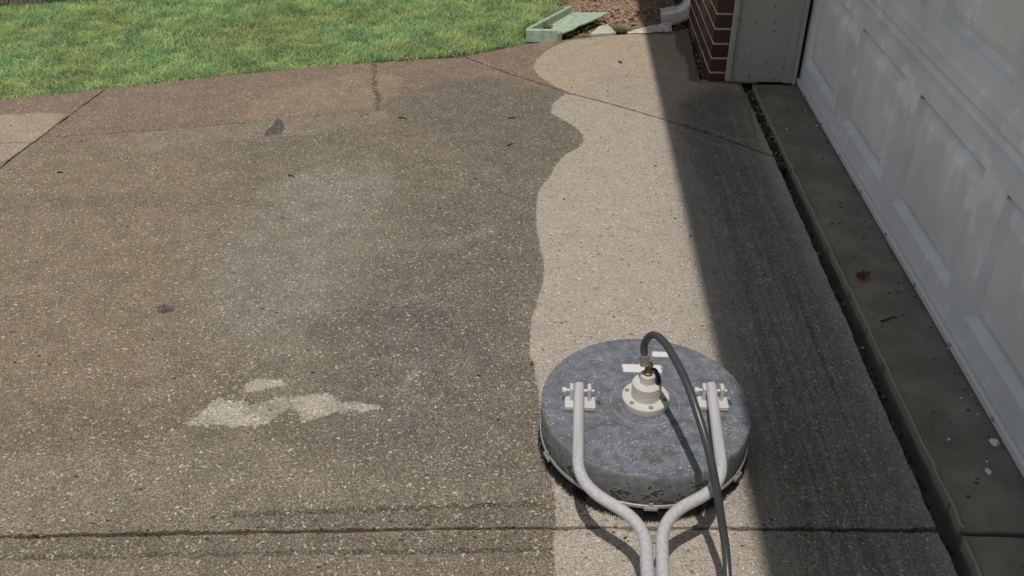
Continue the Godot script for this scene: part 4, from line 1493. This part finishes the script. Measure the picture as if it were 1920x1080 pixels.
func deck_side_print() -> ImageTexture:
	var w := 2048
	var h := 128
	var n := noise(0.02, 4, 511)
	var f := noise(0.06, 3, 512)
	var col := PackedByteArray()
	col.resize(w * h * 3)
	for y in h:
		for x in w:
			var p := Vector3(cos(TAU * x / w) * 330.0, y, sin(TAU * x / w) * 330.0)
			var a := n.get_noise_3dv(p)
			var c := f.get_noise_3dv(p)
			var t := 0.47 + a * 0.12 + c * 0.05
			var k := (y * w + x) * 3
			var low := 1.0 - float(y) / h       # v runs up from the lower edge
			var r := Vector3(0.945, 0.985, 1.02) * t
			if a * 1.1 + c * 0.6 + (0.55 - y / 128.0) * 0.9 > 0.42:
				r = r.lerp(Vector3(0.15, 0.155, 0.14), 0.85)
			elif c > 0.42 and low > 0.25:
				r = r.lerp(Vector3(0.2, 0.2, 0.19), 0.8)
			r += Vector3(0.04, 0.04, 0.05) * clampf((y - 104) / 12.0, 0.0, 1.0)
			col[k] = int(255 * clampf(r.x, 0, 1)); col[k + 1] = int(255 * clampf(r.y, 0, 1)); col[k + 2] = int(255 * clampf(r.z, 0, 1))
	return ImageTexture.create_from_image(Image.create_from_data(w, h, false, Image.FORMAT_RGB8, col))


func cleaner() -> void:
	var t := thing("surface_cleaner", HUB, "round grey rotary surface cleaner with two pale tube handles and black hose", "surface cleaner")
	var base := Transform3D(Basis.IDENTITY, -HUB)
	var prints := deck_print()
	var lid := StandardMaterial3D.new()
	lid.albedo_texture = prints[0]
	lid.heightmap_enabled = true
	lid.heightmap_texture = prints[1]
	lid.heightmap_scale = 0.16
	lid.roughness = 0.4
	lid.metallic_specular = 0.45
	var side := StandardMaterial3D.new()
	side.albedo_texture = deck_side_print()
	side.roughness = 0.5
	var b := MB.new()
	b.lathe([Vector2(0.250, 0.054), Vector2(0.2655, 0.052), Vector2(0.2675, 0.056), Vector2(0.2688, 0.10), Vector2(0.2688, 0.1445), Vector2(0.2682, 0.1488), Vector2(0.2665, 0.1512), Vector2(0.264, 0.1518)], 96)
	for i in b.v.size():
		b.uv[i].y = clampf((b.v[i].y - 0.05) / 0.1, 0, 1)
	var deck := put("deck", b.mesh(), side, t)
	var top := MB.new()
	top.lathe([Vector2(0.264, 0.1518), Vector2(0.17, 0.152), Vector2(0.09, 0.153), Vector2(0.0, 0.153)], 96)
	for i in top.v.size():
		top.uv[i] = Vector2(top.v[i].x, top.v[i].z) / DECK_W + Vector2(0.5, 0.5)
	put("deck_lid", top.mesh(), lid, deck)
	# skirt of bristles, and the band that clamps it
	var black := mat(0.012, 0.012, 0.013, 0.75)
	var ring := MB.new()  # dark inner cylinder, added behind the bristles to block light
	ring.lathe([Vector2(0.236, 0.012), Vector2(0.252, 0.012), Vector2(0.258, 0.056)], 72)
	var skirt := put("brush_skirt", ring.mesh(), black, t)
	var tuft := MB.new()
	rng.seed = 71
	for i in 7:
		var o := Vector3(rng.randf_range(-0.006, 0.006), 0, rng.randf_range(-0.003, 0.003))
		var e := o * 1.9 + Vector3(rng.randf_range(-0.005, 0.005), -0.058 + rng.randf_range(0, 0.01), rng.randf_range(0.002, 0.016))
		tuft.tube(PackedVector3Array([o, o.lerp(e, 0.55) + Vector3(0, 0, -0.002), e]), func(q: float) -> float: return 0.0011 - 0.0005 * q, 4, false)
	var spots := []
	for i in 620:
		var a := TAU * i / 620 + rng.randf_range(-0.004, 0.004)
		var out := Vector3(cos(a), 0, sin(a))
		spots.append(Transform3D(Basis(Vector3(-out.z, 0, out.x), Vector3.UP, out).rotated(Vector3.UP, rng.randf_range(-0.1, 0.1)).scaled(Vector3(1, rng.randf_range(0.92, 1.05), 1)), out * rng.randf_range(0.252, 0.262) + Vector3(0, 0.061, 0)))
	tag(scatter("bristles", tuft.mesh(), black, spots, [], skirt), "", "", "", "stuff")
	var steel := mat(0.42, 0.42, 0.42, 0.35, 0.6)
	var band := MB.new()
	band.lathe([Vector2(0.268, 0.049), Vector2(0.2712, 0.050), Vector2(0.2718, 0.054), Vector2(0.2712, 0.058), Vector2(0.268, 0.059)], 96)
	put("clamp_band", band.mesh(), steel, skirt)
	for a in [1.57, 0.62, 2.72]:
		var c := MB.new()
		c.box(Vector3(0, 0.0, 0), Vector3(0.034, 0.012, 0.008), 0.002)
		c.box(Vector3(0, 0.010, -0.002), Vector3(0.010, 0.014, 0.005), 0.0015)
		var d := Vector3(cos(a), 0, sin(a))
		put("band_clip", c.mesh(), steel, skirt, Transform3D(Basis(Vector3(d.z, 0, -d.x), Vector3.UP, d), d * 0.2745 + Vector3(0, 0.054, 0)))

	# the swivel in the middle
	var cream := mat(0.56, 0.553, 0.53, 0.5)
	var sw := Vector3(0.248, 0, -1.763)
	var body := MB.new()
	body.lathe([Vector2(0.0375, 0.178), Vector2(0.0375, 0.196), Vector2(0.0355, 0.1965), Vector2(0.0355, 0.1985), Vector2(0.0375, 0.199), Vector2(0.0375, 0.2025), Vector2(0.0355, 0.203), Vector2(0.0355, 0.205), Vector2(0.0375, 0.2055), Vector2(0.0375, 0.209), Vector2(0.036, 0.2095), Vector2(0.036, 0.2112), Vector2(0.0375, 0.2117), Vector2(0.0375, 0.218), Vector2(0.034, 0.2215), Vector2(0.0, 0.2225)], 40)
	var swivel := put("swivel", body.mesh(), cream, t, base * Transform3D(Basis.IDENTITY, sw))
	var fl := MB.new()
	fl.lathe([Vector2(0.056, 0.152), Vector2(0.0595, 0.154), Vector2(0.0605, 0.158), Vector2(0.0605, 0.174), Vector2(0.0585, 0.1765), Vector2(0.036, 0.1778), Vector2(0.0, 0.1778)], 48)
	put("flange", fl.mesh(), cream, swivel)
	var hexn := MB.new()
	hexn.lathe([Vector2(0.0205, 0.222), Vector2(0.0205, 0.2445), Vector2(0.018, 0.2475), Vector2(0.0, 0.2475)], 6, Transform3D(Basis(Vector3.UP, 0.45), Vector3.ZERO), 2.0)
	put("hex_nut", hexn.mesh(), cream, swivel)
	var sock := mat(0.08, 0.075, 0.07, 0.5)
	for k in 6:
		var a := TAU * (k + 0.32) / 6
		var bm := MB.new()
		bm.lathe([Vector2(0.0055, 0.0), Vector2(0.0055, 0.0012), Vector2(0.0045, 0.0018), Vector2(0.0032, 0.0012), Vector2(0.003, -0.001), Vector2(0.0, -0.001)], 12)
		put("socket_screw", bm.mesh(), sock, swivel, Transform3D(Basis.IDENTITY, Vector3(cos(a) * 0.0495, 0.1775, sin(a) * 0.0495)))
	var brass := mat(0.23, 0.15, 0.085, 0.4, 0.7)
	var fit := MB.new()
	fit.lathe([Vector2(0.0125, 0.2475), Vector2(0.0125, 0.2535), Vector2(0.0095, 0.255), Vector2(0.0095, 0.272), Vector2(0.0115, 0.273), Vector2(0.0115, 0.277), Vector2(0.0, 0.277)], 18)
	put("brass_fitting", fit.mesh(), brass, swivel)
	var knob := MB.new()  # one black shape for a small knob and the dark shadow beside it
	knob.tube(smooth_path(PackedVector3Array([Vector3(0.004, 0.254, -0.006), Vector3(0.016, 0.258, -0.004), Vector3(0.024, 0.246, 0.002), Vector3(0.028, 0.232, 0.006), Vector3(0.024, 0.224, 0.008)]), 5), func(q: float) -> float: return 0.004 + 0.003 * q, 8)
	put("knob_and_shadow", knob.mesh(), black, swivel)

	# hinge brackets under the handle tubes
	var plate := mat(0.56, 0.56, 0.58, 0.5)
	for s in 2:
		var cx: float = [0.0805, 0.417][s]
		var cz: float = [-1.742, -1.758][s]
		var o := Vector3(cx, 0.153, cz)
		var pad := MB.new()
		pad.slab(rough_edge(PackedVector2Array([Vector2(-0.052, -0.045), Vector2(-0.045, -0.052), Vector2(0.045, -0.052), Vector2(0.052, -0.045), Vector2(0.052, 0.045), Vector2(0.045, 0.052), Vector2(-0.045, 0.052), Vector2(-0.052, 0.045)]), 0.5, 0.0, 1), 0.0028, -0.003, 0.002)
		for i in pad.v.size():
			pad.uv[i] = Vector2(pad.v[i].x + o.x - HUB.x, pad.v[i].z + o.z - HUB.z) / DECK_W + Vector2(0.5, 0.5)
		put("raised_pad", pad.mesh(), lid, deck, base * Transform3D(Basis.IDENTITY, Vector3(cx, 0.1515, cz - 0.004)))
		var br := MB.new()
		br.box(Vector3(0, 0.008, 0), Vector3(0.079, 0.016, 0.05), 0.003)
		var bracket := put("hinge_bracket", br.mesh(), plate, t, base * Transform3D(Basis.IDENTITY, o + Vector3(0, 0.002, 0)))
		for q in [-1, 1]:
			var lug := MB.new()
			lug.box(Vector3(q * 0.0225, 0.032, -0.010), Vector3(0.0095, 0.046, 0.026), 0.0025)
			put("lug", lug.mesh(), plate, bracket)
		var pin := MB.new()
		pin.tube(PackedVector3Array([Vector3(-0.038, 0.038, -0.012), Vector3(0.036, 0.038, -0.012)]), func(_q: float) -> float: return 0.0042, 10)
		pin.tube(PackedVector3Array([Vector3(-0.046, 0.038, -0.012), Vector3(-0.036, 0.038, -0.012)]), func(_q: float) -> float: return 0.008, 10)
		put("pin", pin.mesh(), plate, bracket)
		var loop := PackedVector3Array()
		var lean := Basis(Vector3.UP, 0.5) * Basis(Vector3.RIGHT, 0.2)
		for i in 20:
			loop.append(Vector3(0.040, 0.030, -0.004) + lean * Vector3(0.004, cos(TAU * i / 20) * 0.015, sin(TAU * i / 20) * 0.013))
		var rg := MB.new()
		rg.tube(loop, func(_q: float) -> float: return 0.0016, 6, false, true)
		put("pin_ring", rg.mesh(), steel, bracket)

	# the two bent tubes that run together into one handle
	var grey := mat(0.54, 0.547, 0.60, 0.36)
	var nt := NoiseTexture2D.new()
	nt.width = 256; nt.height = 256; nt.seamless = true
	nt.noise = noise(0.03, 5, 530)
	var ramp := Gradient.new()
	ramp.set_color(0, Color(0.88, 0.88, 0.87)); ramp.set_color(1, Color(1, 1, 1))
	nt.color_ramp = ramp
	grey.albedo_texture = nt
	grey.uv1_scale = Vector3(1, 5, 1)
	var lt := [Vector3(0.077, 0.192, -1.773), Vector3(0.071, 0.184, -1.441), Vector3(0.216, 0.18, -1.333), Vector3(0.208, 0.19, -1.188)]
	var rt := [Vector3(0.415, 0.192, -1.789), Vector3(0.401, 0.184, -1.451), Vector3(0.253, 0.18, -1.355), Vector3(0.239, 0.19, -1.19)]
	for p in [lt, rt]:
		var mid: Vector3 = p[3]
		p.append(Vector3(mid.x, 0.215, -1.0))
		p.append(Vector3(mid.x, 0.86, -0.42))
		var tb := MB.new()
		tb.tube(rounded_path(p, 0.075, 9), func(_q: float) -> float: return 0.0138, 18)
		put("handle_tube", tb.mesh(), grey, t, base)
	var bar := MB.new()
	bar.tube(PackedVector3Array([Vector3(-0.08, 0.87, -0.41), Vector3(0.52, 0.87, -0.41)]), func(_q: float) -> float: return 0.0138, 14)
	put("cross_handle", bar.mesh(), grey, t, base)
	var sp0: Vector3 = (lt[2] + rt[2]) / 2.0
	var sp1: Vector3 = (lt[3] + rt[3]) / 2.0
	for f in [0.35, 0.93]:
		var spacer := MB.new()
		spacer.box(sp0.lerp(sp1, f), Vector3(0.014, 0.010, 0.02), 0.002)
		put("tube_spacer", spacer.mesh(), steel, t, base)

	# the high-pressure hose
	var rubber := mat(0.022, 0.022, 0.026, 0.34)
	var ht := NoiseTexture2D.new()
	ht.width = 256; ht.height = 256; ht.seamless = true
	ht.noise = noise(0.06, 4, 540)
	var hr := Gradient.new()
	hr.set_color(0, Color(0.62, 0.62, 0.64)); hr.set_color(1, Color(1, 1, 1))
	hr.add_point(0.62, Color(0.68, 0.68, 0.7))
	ht.color_ramp = hr
	rubber.albedo_color = lin(0.12, 0.12, 0.13)
	rubber.albedo_texture = ht
	rubber.uv1_scale = Vector3(1, 12, 1)
	var hp := PackedVector3Array([Vector3(0.234, 0.308, -1.759), Vector3(0.232, 0.332, -1.768), Vector3(0.238, 0.36, -1.762), Vector3(0.25, 0.383, -1.744), Vector3(0.268, 0.392, -1.71), Vector3(0.288, 0.388, -1.655), Vector3(0.311, 0.372, -1.584), Vector3(0.332, 0.34, -1.511), Vector3(0.353, 0.293, -1.447), Vector3(0.37, 0.232, -1.401), Vector3(0.385, 0.166, -1.361), Vector3(0.394, 0.122, -1.327), Vector3(0.396, 0.088, -1.279), Vector3(0.392, 0.06, -1.2), Vector3(0.385, 0.03, -1.0), Vector3(0.375, 0.0115, -0.7), Vector3(0.3, 0.0115, 0.5), Vector3(0.1, 0.0115, 1.0)])
	var hose_mesh := MB.new()
	hose_mesh.tube(smooth_path(hp, 9), func(_q: float) -> float: return 0.0093, 16)
	var hose := put("hose", hose_mesh.mesh(), rubber, t, base)
	var fer := MB.new()
	fer.tube(PackedVector3Array([Vector3(0.238, 0.277, -1.758), Vector3(0.236, 0.29, -1.763), Vector3(0.234, 0.312, -1.76)]), func(_q: float) -> float: return 0.0122, 16)
	put("ferrule", fer.mesh(), mat(0.36, 0.34, 0.31, 0.35, 0.5), hose, Transform3D.IDENTITY)


# ---------------------------------------------------------------- the scene
const EAVE := 0.348


func _ready() -> void:
	var cam := Camera3D.new()
	cam.name = "camera"
	cam.fov = 35.645
	cam.near = 0.05
	cam.far = 900.0
	cam.position = Vector3(0, 1.685, 0)
	cam.basis = Basis(Vector3.UP, 0.053) * Basis(Vector3.RIGHT, -0.5925) * Basis(Vector3.BACK, -0.004)
	add_child(cam)
	cam.current = true

	var sky := ProceduralSkyMaterial.new()
	sky.sky_top_color = Color(0.77, 0.79, 0.82)
	sky.sky_horizon_color = Color(0.93, 0.94, 0.95)
	sky.sky_curve = 0.12
	sky.ground_bottom_color = Color(0.30, 0.32, 0.24)
	sky.ground_horizon_color = Color(0.60, 0.63, 0.62)
	sky.sun_angle_max = 1.0
	var env := Environment.new()
	env.background_mode = Environment.BG_SKY
	env.sky = Sky.new()
	env.sky.sky_material = sky
	env.background_energy_multiplier = 1.03
	env.tonemap_mode = Environment.TONE_MAPPER_LINEAR
	env.tonemap_exposure = 0.58
	env.sdfgi_enabled = true
	env.ssao_enabled = true
	env.ssil_enabled = true
	var we := WorldEnvironment.new()
	we.name = "environment"
	we.environment = env
	add_child(we)

	var sun := DirectionalLight3D.new()
	sun.name = "sun"
	sun.light_energy = 1.6
	sun.light_color = Color(1.0, 0.965, 0.91)
	sun.light_angular_distance = 0.9
	sun.shadow_enabled = true
	var towards := Vector3(-0.06, 1.0, 0.32).normalized()
	sun.basis = Basis.looking_at(-towards, Vector3.RIGHT)
	add_child(sun)

	driveway()
	garden()
	fence()
	garage()
	apron()
	loose_grit()
	splash_tray()
	cleaner()
	litter()
